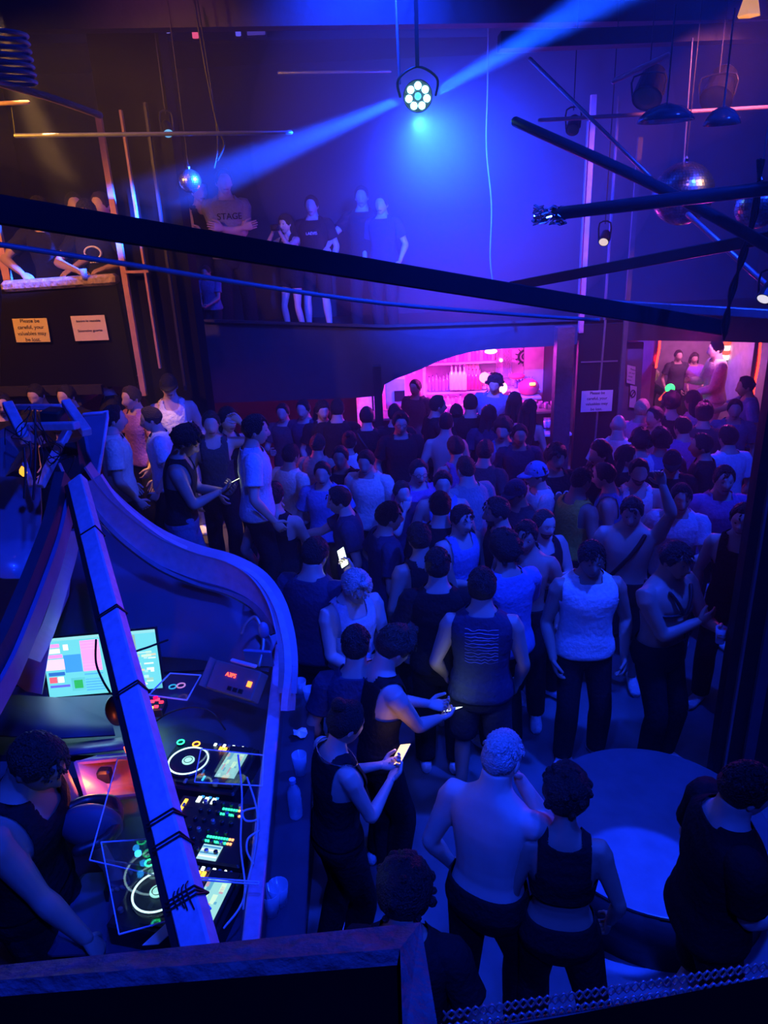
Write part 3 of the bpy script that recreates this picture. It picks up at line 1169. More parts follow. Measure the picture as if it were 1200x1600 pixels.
cable('second loose cord beside the dangling cords at upper left', [at(308, 0, Y=7.3), at(324, 100, Y=7.3), at(340, 215, Y=7.3), at(335, 262, Y=7.3)], .007, M_CABLE)
cable('thin string holding the large mirror ball', [at(1082, 60, Y=6.6), at(1075, 160, Y=6.6), at(1068, 256, Y=6.6)], .006, M_STEEL)
cable('thin wire holding the left end of the yellow-lit rod', [at(18, 165, Y=6.4), at(22, 195, Y=6.4), at(24, 212, Y=6.4)], .006, M_CABLE)

# foil wrap
m = MB()
rr = random.Random(4)
for k in range(60):
    p = at(835 + rr.uniform(0, 46), 318 + rr.uniform(4, 32), Y=5.2 + rr.uniform(-.05, .05))
    a = rr.uniform(0, 6)
    m.box(p, (rr.uniform(.02, .05), rr.uniform(.02, .05), .008), V((math.cos(a), math.sin(a), .2)).normalized(), V((-math.sin(a), math.cos(a), .5)).normalized(), V((.2, .5, 1)).normalized())
m.build('foil_wrap', M_CHROME, label='crumpled silver foil bunched on the end of the black pipe at right', cat='foil')


# ---- mirror balls
def mirror_ball(c, r, label, n=26, smooth=False):
    o = thing('mirror_ball', label, 'mirror ball', c)
    m = MB()
    for i in range(n):
        t0, t1 = PI * i / n, PI * (i + 1) / n
        tm = (t0 + t1) / 2
        nn = max(4, int(2 * n * math.sin(tm)))
        for k in range(nn):
            q0, q1 = 2 * PI * (k + .04) / nn, 2 * PI * (k + .96) / nn
            d = (t1 - t0) * .04
            pts = []
            for (t, q) in ((t0 + d, q0), (t1 - d, q0), (t1 - d, q1), (t0 + d, q1)):
                pts.append(V(c) + V((math.sin(t) * math.cos(q), math.sin(t) * math.sin(q), math.cos(t))) * r)
            m.add(pts, [(0, 1, 2, 3)])
    m.build('mirror_tiles', mat('mirror_tile', (.50, .46, .48), .26, .97, var=0), o)
    MB().ball(c, r * .985, 24, 16).build('core', M_PLAST, o, smooth=True)
    MB().lathe([(.02, r), (.02, r + .02), (.008, r + .04)], c, 10).build('cap_ring', M_CHROME, o)
    MB().bar(V(c) + V((0, 0, r + .03)), V((c[0], c[1], 6.2)), .006).build('string', M_CABLE, o)
    return o


cM = at(1067, 303, Y=6.6)
dM = (cM - CAM).dot(FW)
mirror_ball(cM, 46 * dM / F_PX, 'large mirror ball hanging at upper right behind the black pipes', 30)
cM = at(1183, 322, Y=5.6)
mirror_ball(cM, .15, 'smaller mirror ball at the right edge, partly hidden by the black pipe', 20)
cM = at(297, 283, Y=7.4)
mirror_ball(cM, .10, 'small mirror ball at upper left where the blue beam ends', 16)

# ---- the spotlight (LED par)
o = thing('spotlight', 'round stage spotlight with bright white-blue lamps hanging at top centre', 'spotlight', LAMP)
Z = (CAM + V((0, 0, -.5)) - LAMP).normalized()
X = Z.cross(V((0, 0, 1))).normalized()
Y = Z.cross(X)
m = MB().lathe([(.06, -.16), (.105, -.12), (.115, 0), (.115, .03), (.108, .03), (.105, .012), (.0, .012)][:-1], LAMP, 28, X, Y, Z)
m.build('housing', M_PLAST, o, smooth=False)
lens = glow('par_lens', (.25, .75, 1.0), 26)
for k in range(8):
    a = 2 * PI * k / 7 + .2
    rr_ = .072 if k < 7 else 0
    c = LAMP + X * (rr_ * math.cos(a)) + Y * (rr_ * math.sin(a)) + Z * .02
    MB().lathe([(.026, 0), (.026, .008), (.016, .016)], c, 14, X, Y, Z).build('lens', lens if k < 7 else glow('par_lens_dim', (.02, .35, .8), 4), o, smooth=False)
MB().tube([LAMP + V((-.14, 0, 0)), LAMP + V((-.15, 0, .12)), LAMP + V((0, 0, .20)), LAMP + V((.15, 0, .12)), LAMP + V((.14, 0, 0))], .010, 8, 5).build('yoke', M_PLAST, o, smooth=True)
MB().bar(LAMP + V((0, 0, .2)), LAMP + V((0, 0, 1.5)), .03).build('hanger', M_PLAST, o)


# ---- small fixtures at upper right, top left
def fixture(u, Y, r, L, label, col=None, tgt=(0, 3, 0)):
    c = at(*u, Y=Y)
    Zd = (V(tgt) - c).normalized()
    Xd = Zd.cross(V((0, 0, 1))).normalized()
    Yd = Zd.cross(Xd)
    o = thing('stage_lamp', label, 'lamp', c)
    MB().lathe([(r * .5, -L), (r * .8, -L * .8), (r, 0), (r, .03), (r * .9, .03)], c, 18, Xd, Yd, Zd).build('housing', M_PLAST, o)
    MB().lathe([(r * .85, .031), (r * .5, .036)], c, 18, Xd, Yd, Zd).build('lens', glow('lens_' + ('dim' if col is None else '%d' % int(col[0] * 10 + col[1] * 100)), col or (.01, .02, .1), .08 if col is None else .6), o)
    MB().tube([c + Xd * r, c + Xd * r + V((0, 0, .15)), c - Xd * r + V((0, 0, .15)), c - Xd * r], .008, 6, 3).build('bracket', M_PLAST, o)
    MB().bar(c + V((0, 0, .14)), V((c.x, c.y, 6.2)), .007).build('hanger', M_CABLE, o)
    return o


fixture((1012, 150), 6.8, .12, .30, 'black stage lamp hanging left of the mirror ball string')
fixture((1120, 152), 6.8, .13, .30, 'black stage lamp hanging right of the mirror ball string')
fixture((944, 375), 7.4, .05, .12, 'tiny lit lamp beside the pale post below the foil end', (1, .75, .7))
fixture((1196, 462), 5.2, .05, .14, 'small lamp at the right edge with a white glint', (.9, .85, 1))
fixture((262, 205), 7.6, .05, .12, 'small lamp on the rod beside the left column', (.2, .6, 1))
fixture((895, 200), 7.4, .06, .14, 'small dark lamp left of the pale post', None)
# yellow shade upper right
c = at(1172, 8, Y=5.6)
o = thing('pendant_lamp', 'yellow glowing lamp shade at the top right corner', 'lamp', c)
MB().lathe([(.03, .10), (.075, -.06), (.070, -.06), (.026, .09)], c, 6).build('shade', mat('amber_shade', (.8, .5, .08), .5, emit=(1, .42, .02), es=.45, var=0), o)
MB().bar(c + V((0, 0, .15)), c + V((0, 0, .5)), .012).build('flex', M_CABLE, o)
# domes
for (u, Y, r, lab) in (((1040, 185), 6.0, .20, 'shallow dark dome shade hanging left of the mirror ball string'), ((1128, 190), 6.0, .13, 'small shiny dome shade right of the mirror ball string')):
    c = at(*u, Y=Y)
    o = thing('dome_shade', lab, 'lamp', c)
    MB().lathe([(.02, .10), (r * .6, .07), (r * .9, .02), (r, -.02), (r * .96, -.02), (r * .5, .05), (.02, .08)], c, 26).build('shade', mat('gloss_black', (.03, .03, .035), .15), o, smooth=True)
    MB().bar(c + V((0, 0, .1)), c + V((0, 0, .7)), .01).build('flex', M_CABLE, o)
# ribbed hose top left
c = at(18, 92, Y=4.6)
m = MB()
pts = []
for k in range(7):
    z = c.z + .11 - k * .036
    m.tube([V((c.x + .10 * math.cos(q * PI / 8), 4.6 + .10 * math.sin(q * PI / 8), z - .004 * math.cos(q * PI / 8))) for q in range(16)], .011, 8, 1, closed=True)
m.build('ribbed_hose', mat('ribbed_pale', (.45, .5, .6), .5), smooth=True, label='ribbed pale-blue coil hanging at the top left edge', cat='coil')
# coloured ribbons / lights seen above the beams
for (u, Y, s_, col, lab) in (((297, 6), 9.5, (.07, .02, .10), (.9, .05, .15), 'small red light at top left above the ceiling beam'),
                             ((305, 52), 9.5, (.07, .02, .10), (.9, .10, .25), 'small pink-red light below the top left ceiling beam'),
                             ((250, 50), 9.5, (.22, .02, .03), (.25, .2, .9), 'pale violet tube light at top left below the beam'),
                             ((372, 50), 9.5, (.06, .02, .08), (.12, .1, .9), 'small blue lamp at top left near the beam'),
                             ((440, 4), 9.5, (.18, .02, .12), (.5, .1, .7), 'violet light panel at the top edge left of centre'),
                             ((400, 50), 9.5, (.2, .02, .06), (.05, .03, .3), 'dim violet strip light behind the beam'),
                             ((240, 2), 9.5, (.2, .02, .08), (.06, .05, .5), 'dim violet panel light at the top edge above the hanging cords')):
    p = at(*u, Y=Y)
    o = thing('gallery_light', lab, 'light', p)
    MB().box(p, s_, bev=.01).build('diffuser', glow('gl_%d_%d' % u, col, .7), o)
    MB().box(p + V((0, .03, 0)), (s_[0] + .02, .03, s_[2] + .02)).build('housing', M_PLAST, o)
    MB().bar(p + V((0, .03, 0)), V((p.x, p.y + .03, 6.2)), .008).build('hanger', M_CABLE, o)


# ---- notices
def notice(tl, tr, bl, Y, lines, label, col=(.85, .78, .55), size=.054, lead=.064, name='paper_sign', off=(0, 0)):
    A, B, C = at(*tl, Y=Y), at(*tr, Y=Y), at(*bl, Y=Y)
    Xv, Yv = (B - A), (C - A)
    mid = A + Xv / 2 + Yv / 2
    o = thing(name, label, 'sign', mid)
    Xn = Xv.normalized()
    Yn = -(Yv - Xn * Yv.dot(Xn)).normalized()
    MB().prism([A, B, B + Yv, C], (0, -.004, 0)).build('sheet', mat('sheet_%d' % int(col[2] * 100), col, .8, var=.04), o)  # sheet colour carries the tint of the light on it
    for i, t in enumerate(lines):
        if t:
            c = mid + Yn * (((len(lines) - 1) / 2 - i) * lead + off[1]) + Xn * (off[0]) + V((0, -.007, 0))
            text(t, 'lettering', o, c, Xn, Yn, size, M_INK, .0006)
    return o


notice((19, 498), (73, 497), (26, 535), 7.97, ['Please be', 'careful, your', 'valuables may', 'be lost.'], 'yellow-lit notice on the left parapet with four lines of black text', (.85, .68, .20))
notice((110, 494), (163, 492), (118, 533), 7.97, ['Isiniro le vestable', '', 'Sasemelve gourse', ''], 'amber-lit notice on the left parapet with two short text lines, nearer the column', (.85, .68, .45), .036, .05)
notice((909, 611), (958, 609), (907, 644), 8.64, ['Please be', 'careful, your', 'valuables may', 'be lost.'], 'blue-lit notice on the black panel right of the bar', (.78, .78, .80), .048, .065)
notice((980, 570), (993, 573), (979, 598), 9.3, ['Please', 'do not', 'enter', 'here'], 'narrow pink-lit notice with text left of the neon doorway', (.72, .60, .74), .028, .045)
notice((985, 602), (995, 604), (983, 636), 9.3, ['', '', '', ''], 'narrow pink-lit notice with a round symbol, beneath the other by the doorway', (.72, .60, .74), .028, .045)
p = at(989, 615, Y=9.28)
sg = bpy.data.objects.get('paper_sign.004')
MB().tube([p + V((.03 * math.cos(k * PI / 8), 0, .045 * math.sin(k * PI / 8))) for k in range(16)], .006, 6, 1, closed=True).build('symbol_ring', M_INK, sg)
MB().bar(p + V((-.02, 0, -.03)), p + V((.02, 0, .03)), .008).build('symbol_bar', M_INK, sg)

# ------------------------------------------------------------------ the bar
BY = 11.9
MAG = (1.0, .04, .75)
M_SHELF = mat('bar_shelf', (.6, .5, .58), .4)
x0, x1 = at(600, 600, Y=BY).x - .3, at(846, 560, Y=BY).x
struct('wall_bar_back', MB().box(((x0 + x1) / 2, 12.25, 1.06), (x1 - x0 + .2, .06, 1.92)), mat('bar_back_mirror', (.55, .42, .52), .35, .2))
struct('wall_bar_end', MB().box((x1 + .08, 11.7, 1.06), (.10, 1.3, 1.95)), M_BLACK)
light('AREA', 'magenta_bar_glow', ((x0 + x1) / 2, 11.35, 1.98), ((x0 + x1) / 2, 12.1, 1.3), 50, MAG, 2.2, sizey=.25)
light('AREA', 'magenta_bar_glow_low', ((x0 + x1) / 2, 11.75, .85), ((x0 + x1) / 2, 12.1, 1.4), 30, (1, .03, .55), 2.0, sizey=.15)
light('POINT', 'magenta_bar_spill', ((x0 + x1) / 2, 10.7, 1.95), None, 60, MAG, .15)
light('POINT', 'magenta_under_gallery', (-1.6, 10.6, 1.9), None, 9, MAG, .15)
for (py, nm) in ((568, 'upper'), (613, 'middle'), (632, 'lower')):
    A, B = at(665, py, Y=BY), at(800, py - 4, Y=BY)
    MB().box(((A.x + B.x) / 2, BY + .05, (A.z + B.z) / 2), (B.x - A.x + .1, .26, .025)).build('bar_shelf', M_SHELF, label='%s glass shelf of bottles behind the bar' % nm, cat='shelf')
for (a_, lab) in (((662, 560), 'lit upright post at the left end of the bottle shelves'), ((783, 560), 'lit upright post in the right part of the bottle shelves'),):
    p = at(*a_, Y=BY - .12)
    MB().box((p.x, BY - .12, 1.1), (.05, .05, 1.9), bev=.008).build('shelf_post', M_SHELF, label=lab, cat='post')


BOT = {}


def bottle(px, py, Yb, h, r, col, label, grp, cap=True):
    p = at(px, py, Y=Yb)
    key = (round(h, 2), round(r, 3), col)
    o = thing('bottle', label, 'bottle', p, grp)
    m = MB().lathe([(r * .9, 0), (r, .01), (r, h * .58), (r * .75, h * .68), (r * .32, h * .76), (r * .30, h * .95)], p, 12)
    m.build('glass_body', mat('bottle_' + '_'.join('%d' % int(x * 99) for x in col), col, .12, spec=.8, var=.05), o, smooth=True)
    MB().lathe([(r * .36, h * .93), (r * .36, h), (r * .2, h * 1.005)], p, 10).build('cap', M_CHROME, o)
    return o


rr = random.Random(11)
for k in range(13):
    bottle(671 + k * 5.6, 611 - k * .15, BY - .02, .24 + .02 * (k % 3), .030, (.35, .15, .75) if k % 2 else (.5, .2, .6), 'slim violet bottle in the left row on the middle bar shelf', 'slim violet bottles on the middle shelf')
for k in range(4):
    bottle(706 + k * 6.5, 609, BY - .12, .40, .042, (.85, .75, .85), 'tall clear bottle at the centre of the middle bar shelf', 'tall clear bottles on the middle shelf')
for k in range(4):
    bottle(733 + k * 5.5, 608, BY - .10, .33, .036, (.8, .04, .10), 'red bottle right of the tall clear bottles on the bar shelf', 'red bottles on the middle shelf')
for k in range(4):
    bottle(728 + k * 6, 590, BY + .08, .32, .036, (.8, .55, .6), 'pale bottle standing behind the red bottles', 'pale bottles behind the red ones')
for k in range(3):
    bottle(757 + k * 7, 607, BY - .05, .28, .034, (.8, .5, .75), 'pink bottle near the right post of the bar shelf', 'pink bottles near the right post')
for k in range(17):
    bottle(670 + k * 6.3, 566 - k * .2, BY + .02, .24 + .03 * (k % 2), .034, ((.5, .12, .6), (.85, .3, .6), (.3, .1, .5))[k % 3], 'small bottle in the top shelf row behind the bar', 'bottles on the top bar shelf')
for k in range(18):
    bottle(668 + k * 6.4, 633, BY - .16, .13 + .02 * (k % 3), .026, ((.9, .2, .5), (.8, .1, .2), (.7, .3, .8))[k % 3], 'short bottle in the lowest row behind the bar', 'short bottles in the lowest bar row')
for k in range(6):
    bottle(806 + k * 5, 606, BY - .1, .18, .028, (.3, .12, .7), 'violet bottle below the round emblem poster', 'violet bottles below the poster')
# left cabinet of the bar
A, B = at(602, 602, Y=11.2), at(634, 628, Y=11.2)
o = thing('bar_cabinet', 'pink-lit box cabinet at the left end of the bar', 'cabinet', ((A.x + B.x) / 2, 11.3, 1.1))
MB().box(((A.x + B.x) / 2, 11.35, A.z - .14), (B.x - A.x, .3, .48), bev=.01).build('body', M_SHELF, o)
MB().box(((A.x + B.x) / 2 + .06, 11.19, B.z + .10), (.16, .02, .16)).build('opening', M_PLAST, o)
for k in range(4):
    bottle(625 + k * 7, 592 - k * 2.5, 11.5, .24, .035, (.85, .35, .65), 'pink bottle on top of the bar cabinet at left', 'pink bottles on the bar cabinet')
# poster with round emblem
A, B = at(800, 546, Y=12.1), at(838, 600, Y=12.1)
o = thing('poster', 'pink poster with a dark round emblem right of the bottle shelves', 'poster', ((A.x + B.x) / 2, 12.1, (A.z + B.z) / 2))
MB().box(((A.x + B.x) / 2, 12.12, (A.z + B.z) / 2), (B.x - A.x, .03, A.z - B.z)).build('sheet', mat('poster_pink', (.7, .55, .65), .7, var=.2, scale=5), o)
c = at(820, 557, Y=12.08)
m = MB()
for k in range(11):
    a = 2 * PI * k / 11
    m.bar(c + V((.10 * math.cos(a), 0, .10 * math.sin(a))), c + V((.16 * math.cos(a), 0, .16 * math.sin(a))), .03, .012)
m.tube([c + V((.10 * math.cos(q * PI / 10), 0, .10 * math.sin(q * PI / 10))) for q in range(20)], .018, 6, 1, closed=True)
m.tube([c + V((.045 * math.cos(q * PI / 6), 0, .045 * math.sin(q * PI / 6))) for q in range(12)], .012, 6, 1, closed=True)
m.build('emblem', M_INK, o)
# glowing globes, tinsel
for (u, r, col, es, lab) in (((757, 590), .085, (1, .25, .55), 2.0, 'pink glowing globe lamp among the bottles'), ((783, 606), .10, (1, .35, .45), 2.5, 'larger pink-white globe lamp right of the customer in the patterned shirt'),
                             ((767, 549), .07, (1, .55, .75), 3.0, 'flat bright lamp at the top of the bar opening'), ((783, 563), .03, (1, .7, .8), 3.5, 'tiny bright bulb on the shelf post')):
    p = at(*u, Y=11.7)
    MB().ball(p, r if r != .07 else (.10, .05, .04), 18, 12).build('globe_lamp', glow('globe_%d' % u[0], col, es), smooth=True, label=lab, cat='lamp')
for k in range(12):
    a_ = at(776 + k * 2.1, 546, Y=11.75)
    MB().box((a_.x, 11.75, a_.z - .22), (.012, .012, .45)).build('tinsel_strand', mat('tinsel', (.75, .5, .75), .2, .8), label='shiny strand of the tinsel curtain right of the shelves', cat='tinsel', group='tinsel strands behind the bar')
MB().ball(at(826, 605, Y=11.5), (.17, .12, .13), 16, 12).build('fabric_bundle', mat('red_cloth', (.8, .06, .10), .7), smooth=True, label='red cloth bundle behind the bar below the poster', cat='cloth')
MB().ball(at(808, 588, Y=11.7), (.13, .08, .05), 14, 10).build('fabric_bundle', mat('red_cloth', (.8, .06, .10), .7), smooth=True, label='small red bundle just under the poster', cat='cloth')
p = at(832, 600, Y=11.35)
MB().box(p, (.09, .03, .045), bev=.008).build('lit_sign', glow('yellow_sign', (1, .75, .15), 1.6), label='tiny yellow lit label at the right of the bar', cat='light')
for (ua, ub, py_, Yb) in ((798, 842, 608, 11.72), (798, 842, 618, 11.5)):
    A, B = at(ua, py_, Y=Yb), at(ub, py_, Y=Yb)
    MB().box(((A.x + B.x) / 2, Yb, A.z - .02), (B.x - A.x, .34, .03)).build('bar_shelf', M_SHELF, label='%s short side shelf under the poster behind the bar' % ('upper' if Yb > 11.6 else 'lower'), cat='shelf')
# counter
o = thing('bar_counter', 'long bar counter behind the crowd', 'counter', ((x0 + x1) / 2, 10.95, 0))
MB().box(((x0 + x1) / 2 - .02, 10.95, .5), (x1 - x0 - .04, .35, 1.0)).build('front', M_DARK, o)
MB().box(((x0 + x1) / 2 - .02, 10.93, 1.02), (x1 - x0 - .02, .5, .04), bev=.01).build('worktop', mat('counter_top', (.4, .32, .36), .2), o)
for k in range(26):
    p = at(650 + k * 8.5 + rr.uniform(-2, 2), 640 + rr.uniform(-6, 4), Y=10.9 + rr.uniform(-.12, .12))
    MB().lathe([(.025, 0), (.033, .10), (.031, .10), (.022, .01)], V((p.x, p.y, 1.04)), 10).build('glass', mat('pink_glass', (.85, .45, .7), .1, spec=1), smooth=True, label='small drinking glass standing on the bar counter', cat='glass', group='glasses on the bar counter')
# side hatch with second shelf (right of the bar) and window left of the slim column
A, B = at(853, 543, Y=11.2), at(884, 610, Y=11.2)
struct('wall_hatch_back', MB().box(((A.x + B.x) / 2 + .05, 11.9, 1.1), (.8, .06, 1.9)), mat('hatch_wall', (.35, .30, .32), .7))
light('POINT', 'hatch_glow', ((A.x + B.x) / 2, 11.3, 1.8), None, 5, (1, .35, .6), .06)
o = MB().box(at(867, 672, Y=10.65) + V((0, 0, -.03)), (.42, .34, .03)).build('glass_rack', M_SHELF, label='small rack of upturned glasses right of the bar', cat='rack')
for k in range(14):
    p = at(852 + (k % 7) * 5, 668 + (k // 7) * -5, Y=10.6 + .1 * (k // 7))
    MB().lathe([(.022, 0), (.032, .10), (.030, .10), (.02, .01)], p, 10).build('glass', mat('pink_glass', (.85, .45, .7), .1, spec=1), smooth=True, label='upturned glass on the rack right of the bar', cat='glass', group='glasses on the side rack')
MB().box(at(866, 682, Y=10.5), (.11, .03, .035), bev=.005).build('lit_sign', glow('warm_sign', (1, .6, .25), 2.0), label='tiny warm lit label under the side glass rack', cat='light')
A, B = at(555, 622, Y=11.6), at(586, 700, Y=11.6)
o = thing('window_unit', 'pink-lit display window left of the slim column', 'window', ((A.x + B.x) / 2, 11.7, 1.2))
MB().box(((A.x + B.x) / 2, 11.7, 1.1), (B.x - A.x, .03, 1.3)).build('panel', mat('display_pink', (.8, .6, .75), .6, emit=(1, .08, .6), es=.55, var=.3, scale=20), o)
m = MB()
for s in (-1, 1):
    m.box(((A.x + B.x) / 2 + s * (B.x - A.x) / 2, 11.66, 1.1), (.03, .05, 1.36))
m.box(((A.x + B.x) / 2, 11.66, 1.78), (B.x - A.x + .03, .05, .04))
m.build('frame', M_DARK, o)

# ------------------------------------------------------------------ neon doorway room
NY = 10.6
nx0, nx1 = at(1012, 600, Y=NY).x, at(1192, 600, Y=NY).x
zt = at(1100, 531, Y=FY).z
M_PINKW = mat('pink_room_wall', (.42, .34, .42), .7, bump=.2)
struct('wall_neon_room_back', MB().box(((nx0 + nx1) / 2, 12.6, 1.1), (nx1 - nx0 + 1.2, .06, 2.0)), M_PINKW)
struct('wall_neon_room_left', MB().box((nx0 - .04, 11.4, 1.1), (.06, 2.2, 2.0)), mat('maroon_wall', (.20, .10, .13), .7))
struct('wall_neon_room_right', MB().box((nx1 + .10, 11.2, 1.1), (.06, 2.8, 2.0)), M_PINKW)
struct('wall_neon_jamb', MB().prism([at(975, 535, Y=9.35), at(1006, 535, Y=9.35), at(996, 700, Y=9.35), at(962, 700, Y=9.35)], (0, .06, 0)), mat('jamb_violet', (.16, .12, .17), .6))
struct('trim_9', MB().bar(at(974, 535, Y=9.3), at(964, 660, Y=9.3), .03), mat('pale_post', (.62, .26, .32), .5))
struct('floor_neon_platform', MB().box(((nx0 + nx1) / 2, 11.25, .14), (nx1 - nx0 + .1, 2.6, .28)), M_DECK)
light('AREA', 'white_room_glow', ((nx0 + nx1) / 2 + .35, 11.5, 2.0), ((nx0 + nx1) / 2 + .3, 11.6, 0), 13, (1.0, .22, .75), .6)
light('AREA', 'white_room_glow_front', ((nx0 + nx1) / 2 + .1, 10.3, 1.98), ((nx0 + nx1) / 2 + .1, 11.4, .8), 5, (1.0, .20, .62), .5)
light('POINT', 'red_neon_spill_left', at(1020, 560, Y=10.0), None, 2.5, (1, .01, .005), .08)
light('POINT', 'red_neon_spill_right', at(1176, 590, Y=9.4), None, 1.6, (1, .01, .005), .08)
neon = glow('red_neon', (1.0, .012, .006), 9)
for (pts_, lab) in (([(1031, 531), (1030, 545), (1028, 556), (1026, 566), (1025, 574)], 'short red neon tube at the left side of the lit doorway'),
                    ([(1188, 536), (1186, 560), (1183, 580), (1179, 600), (1176, 622)], 'long red neon tube at the right side of the lit doorway')):
    P = [at(u, v_, Y=9.9 if u < 1100 else 9.45) for u, v_ in pts_]
    o = thing('neon_tube', lab, 'neon light', P[2])
    MB().tube(P, .014, 10, 4).build('tube', neon, o, smooth=True)
    m = MB()
    for q in (P[0], P[-1]):
        m.box(q + V((0, .03, 0)), (.03, .05, .03))
    m.build('bracket', M_PLAST, o)
    MB().bar(P[0] + V((0, .07, 0)), P[-1] + V((0, .07, 0)), .10, .02).build('backing', M_DARK, o)
# curtains in the room
for (xa, lab) in ((1148, 'pale drape hanging at the right inside the neon room'), (1165, 'second pale drape nearer the right neon tube')):
    m = MB()
    p = at(xa, 540, Y=12.2)
    n = 14
    vs, fs = [], []
    for i in range(n):
        xx = p.x - .15 + .3 * i / (n - 1)
        yy = 12.2 + .035 * math.sin(i * 1.9)
        vs += [(xx, yy, .3), (xx, yy, 2.02), (xx, yy + .012, .3), (xx, yy + .012, 2.02)]
    for i in range(n - 1):
        a = i * 4
        fs += [(a, a + 4, a + 5, a + 1), (a + 2, a + 3, a + 7, a + 6), (a + 1, a + 5, a + 7, a + 3), (a, a + 2, a + 6, a + 4)]
    m.add(vs, fs).build('curtain', mat('drape_pale', (.75, .68, .74), .8), smooth=True, label=lab, cat='curtain')
# striped cone lamp near the man in white
p = at(1135, 545, Y=11.9)
o = thing('striped_lamp', 'small red and white banded lamp behind the man in the white tunic', 'lamp', p)
for k in range(4):
    MB().lathe([(.05, 0), (.055, .065)], p + V((0, 0, -.17 + k * .075)), 14).build('band', glow('band_%d' % (k % 2), ((1, .8, .8), (1, .08, .03))[k % 2], (2.2, 1.6)[k % 2]), o)
# floor platform (round dais) at the right
cD = at(1022, 1285, z=.40)
R_ = .66
o = thing('round_stage', 'low round platform with a blue light patch at the lower right', 'stage', V((cD.x, cD.y, 0)))
MB().lathe([(R_ - .01, 0), (R_ - .01, .385)], V((cD.x, cD.y, 0)), 64).build('side', M_BLACK, o, smooth=True)
MB().lathe([(R_, .385), (R_, .40), (R_ - .005, .402)], V((cD.x, cD.y, 0)), 64).build('stage_top', mat('stage_top', (.11, .11, .13), .35, bump=.1), o)
# ------------------------------------------------------------------ the booth of the DJ


def pd(px, py, d):
    return at(px, py, d=d)


def strip(P, w, h, up=V((0, 0, 1)), side=None):
    """flat board swept along P, w across, h high"""
    m = MB()
    vs = []
    for i in range(len(P)):
        t = (P[min(i + 1, len(P) - 1)] - P[max(i - 1, 0)]).normalized()
        X = t.cross(up)
        if X.length < .25:
            X = t.cross(V((0, 1, 0)))
        X.normalize()
        Z = X.cross(t).normalized()
        for (a, b) in ((-1, -1), (1, -1), (1, 1), (-1, 1)):
            vs.append(P[i] + X * (a * w / 2) + Z * (b * h / 2))
    fs = [(0, 3, 2, 1)]
    for i in range(len(P) - 1):
        for k in range(4):
            fs.append((i * 4 + k, i * 4 + (k + 1) % 4, (i + 1) * 4 + (k + 1) % 4, (i + 1) * 4 + k))
    n = (len(P) - 1) * 4
    fs.append((n, n + 1, n + 2, n + 3))
    return m.add(vs, fs)


def smooth_pts(P, sub=6):
    a, b = resample([V(p) for p in P], [1.0] * len(P), sub)
    return a


# curved ogee ribs of the booth canopy
RIB = [pd(138, 752, 4.05), pd(162, 785, 4.1), pd(200, 822, 4.15), pd(250, 858, 4.2), pd(305, 882, 4.22), pd(360, 898, 4.2), pd(402, 922, 4.15), pd(430, 960, 4.05), pd(446, 1010, 3.95), pd(452, 1060, 3.88), pd(450, 1110, 3.84)]
o = thing('canopy_rib', 'S-curved blue rib sweeping from the canopy top down to the booth counter', 'rib', RIB[0])
M_RIB = mat('rib_paint', (.40, .34, .48), .5, bump=.15, scale=25)
RS = smooth_pts(RIB)
strip(RS, .035, .165).build('rib_board', M_RIB, o, smooth=False)
strip([p + V((0, .03, .085)) for p in RS], .10, .012).build('rib_cap', mat('rib_cap', (.34, .26, .34), .5), o)
strip([p + V((-.01, -.035, -.10)) for p in smooth_pts(RIB[:8])], .05, .012).build('acrylic_edge', mat('sheen_strip', (.5, .5, .55), .08, .9, var=0), o)
RIB2 = [pd(104, 752, 3.7), pd(92, 800, 3.6), pd(78, 850, 3.45), pd(58, 905, 3.3), pd(34, 965, 3.15), pd(5, 1030, 3.0), pd(-40, 1110, 2.85)]
o = thing('canopy_rib', 'dark curved rib at the left edge descending in front of the pale canopy skin', 'rib', RIB2[0])
R2 = smooth_pts(RIB2)
strip(R2, .05, .17).build('rib_board', mat('rib_dark', (.05, .045, .06), .5), o)
strip([p + V((.035, -.02, -.05)) for p in R2], .02, .09).build('rib_face', mat('rib_inner', (.20, .16, .28), .5), o)
RIB3 = [pd(112, 830, 3.9), pd(104, 880, 3.9), pd(90, 930, 3.85), pd(72, 985, 3.8), pd(50, 1030, 3.75)]
MB().add([], [])
strip(smooth_pts(RIB3), .02, .10).build('canopy_rib', mat('rib_violet', (.55, .42, .62), .3), label='pale violet curved strip between the dark rib and the blue beam', cat='rib')
# front beam
A, B = pd(121, 752, 3.62), pd(318, 1500, 1.78)
o = thing('canopy_beam', 'long bright blue square beam running from the canopy top down to the near ledge', 'beam', A)
upv = V((0, -.25, 1)).normalized()
d_ = (B - A).normalized()
m = MB().bar(A, B, .080, .055, V((-.35, -.45, .8)), bev=.006)
m.build('beam_board', M_BLUEPAINT, o)
MB().bar(A + V((-.036, 0, -.05)), B + V((-.036, 0, -.05)), .018, .09, V((-.35, -.45, .8))).build('beam_side', M_BLACK, o)
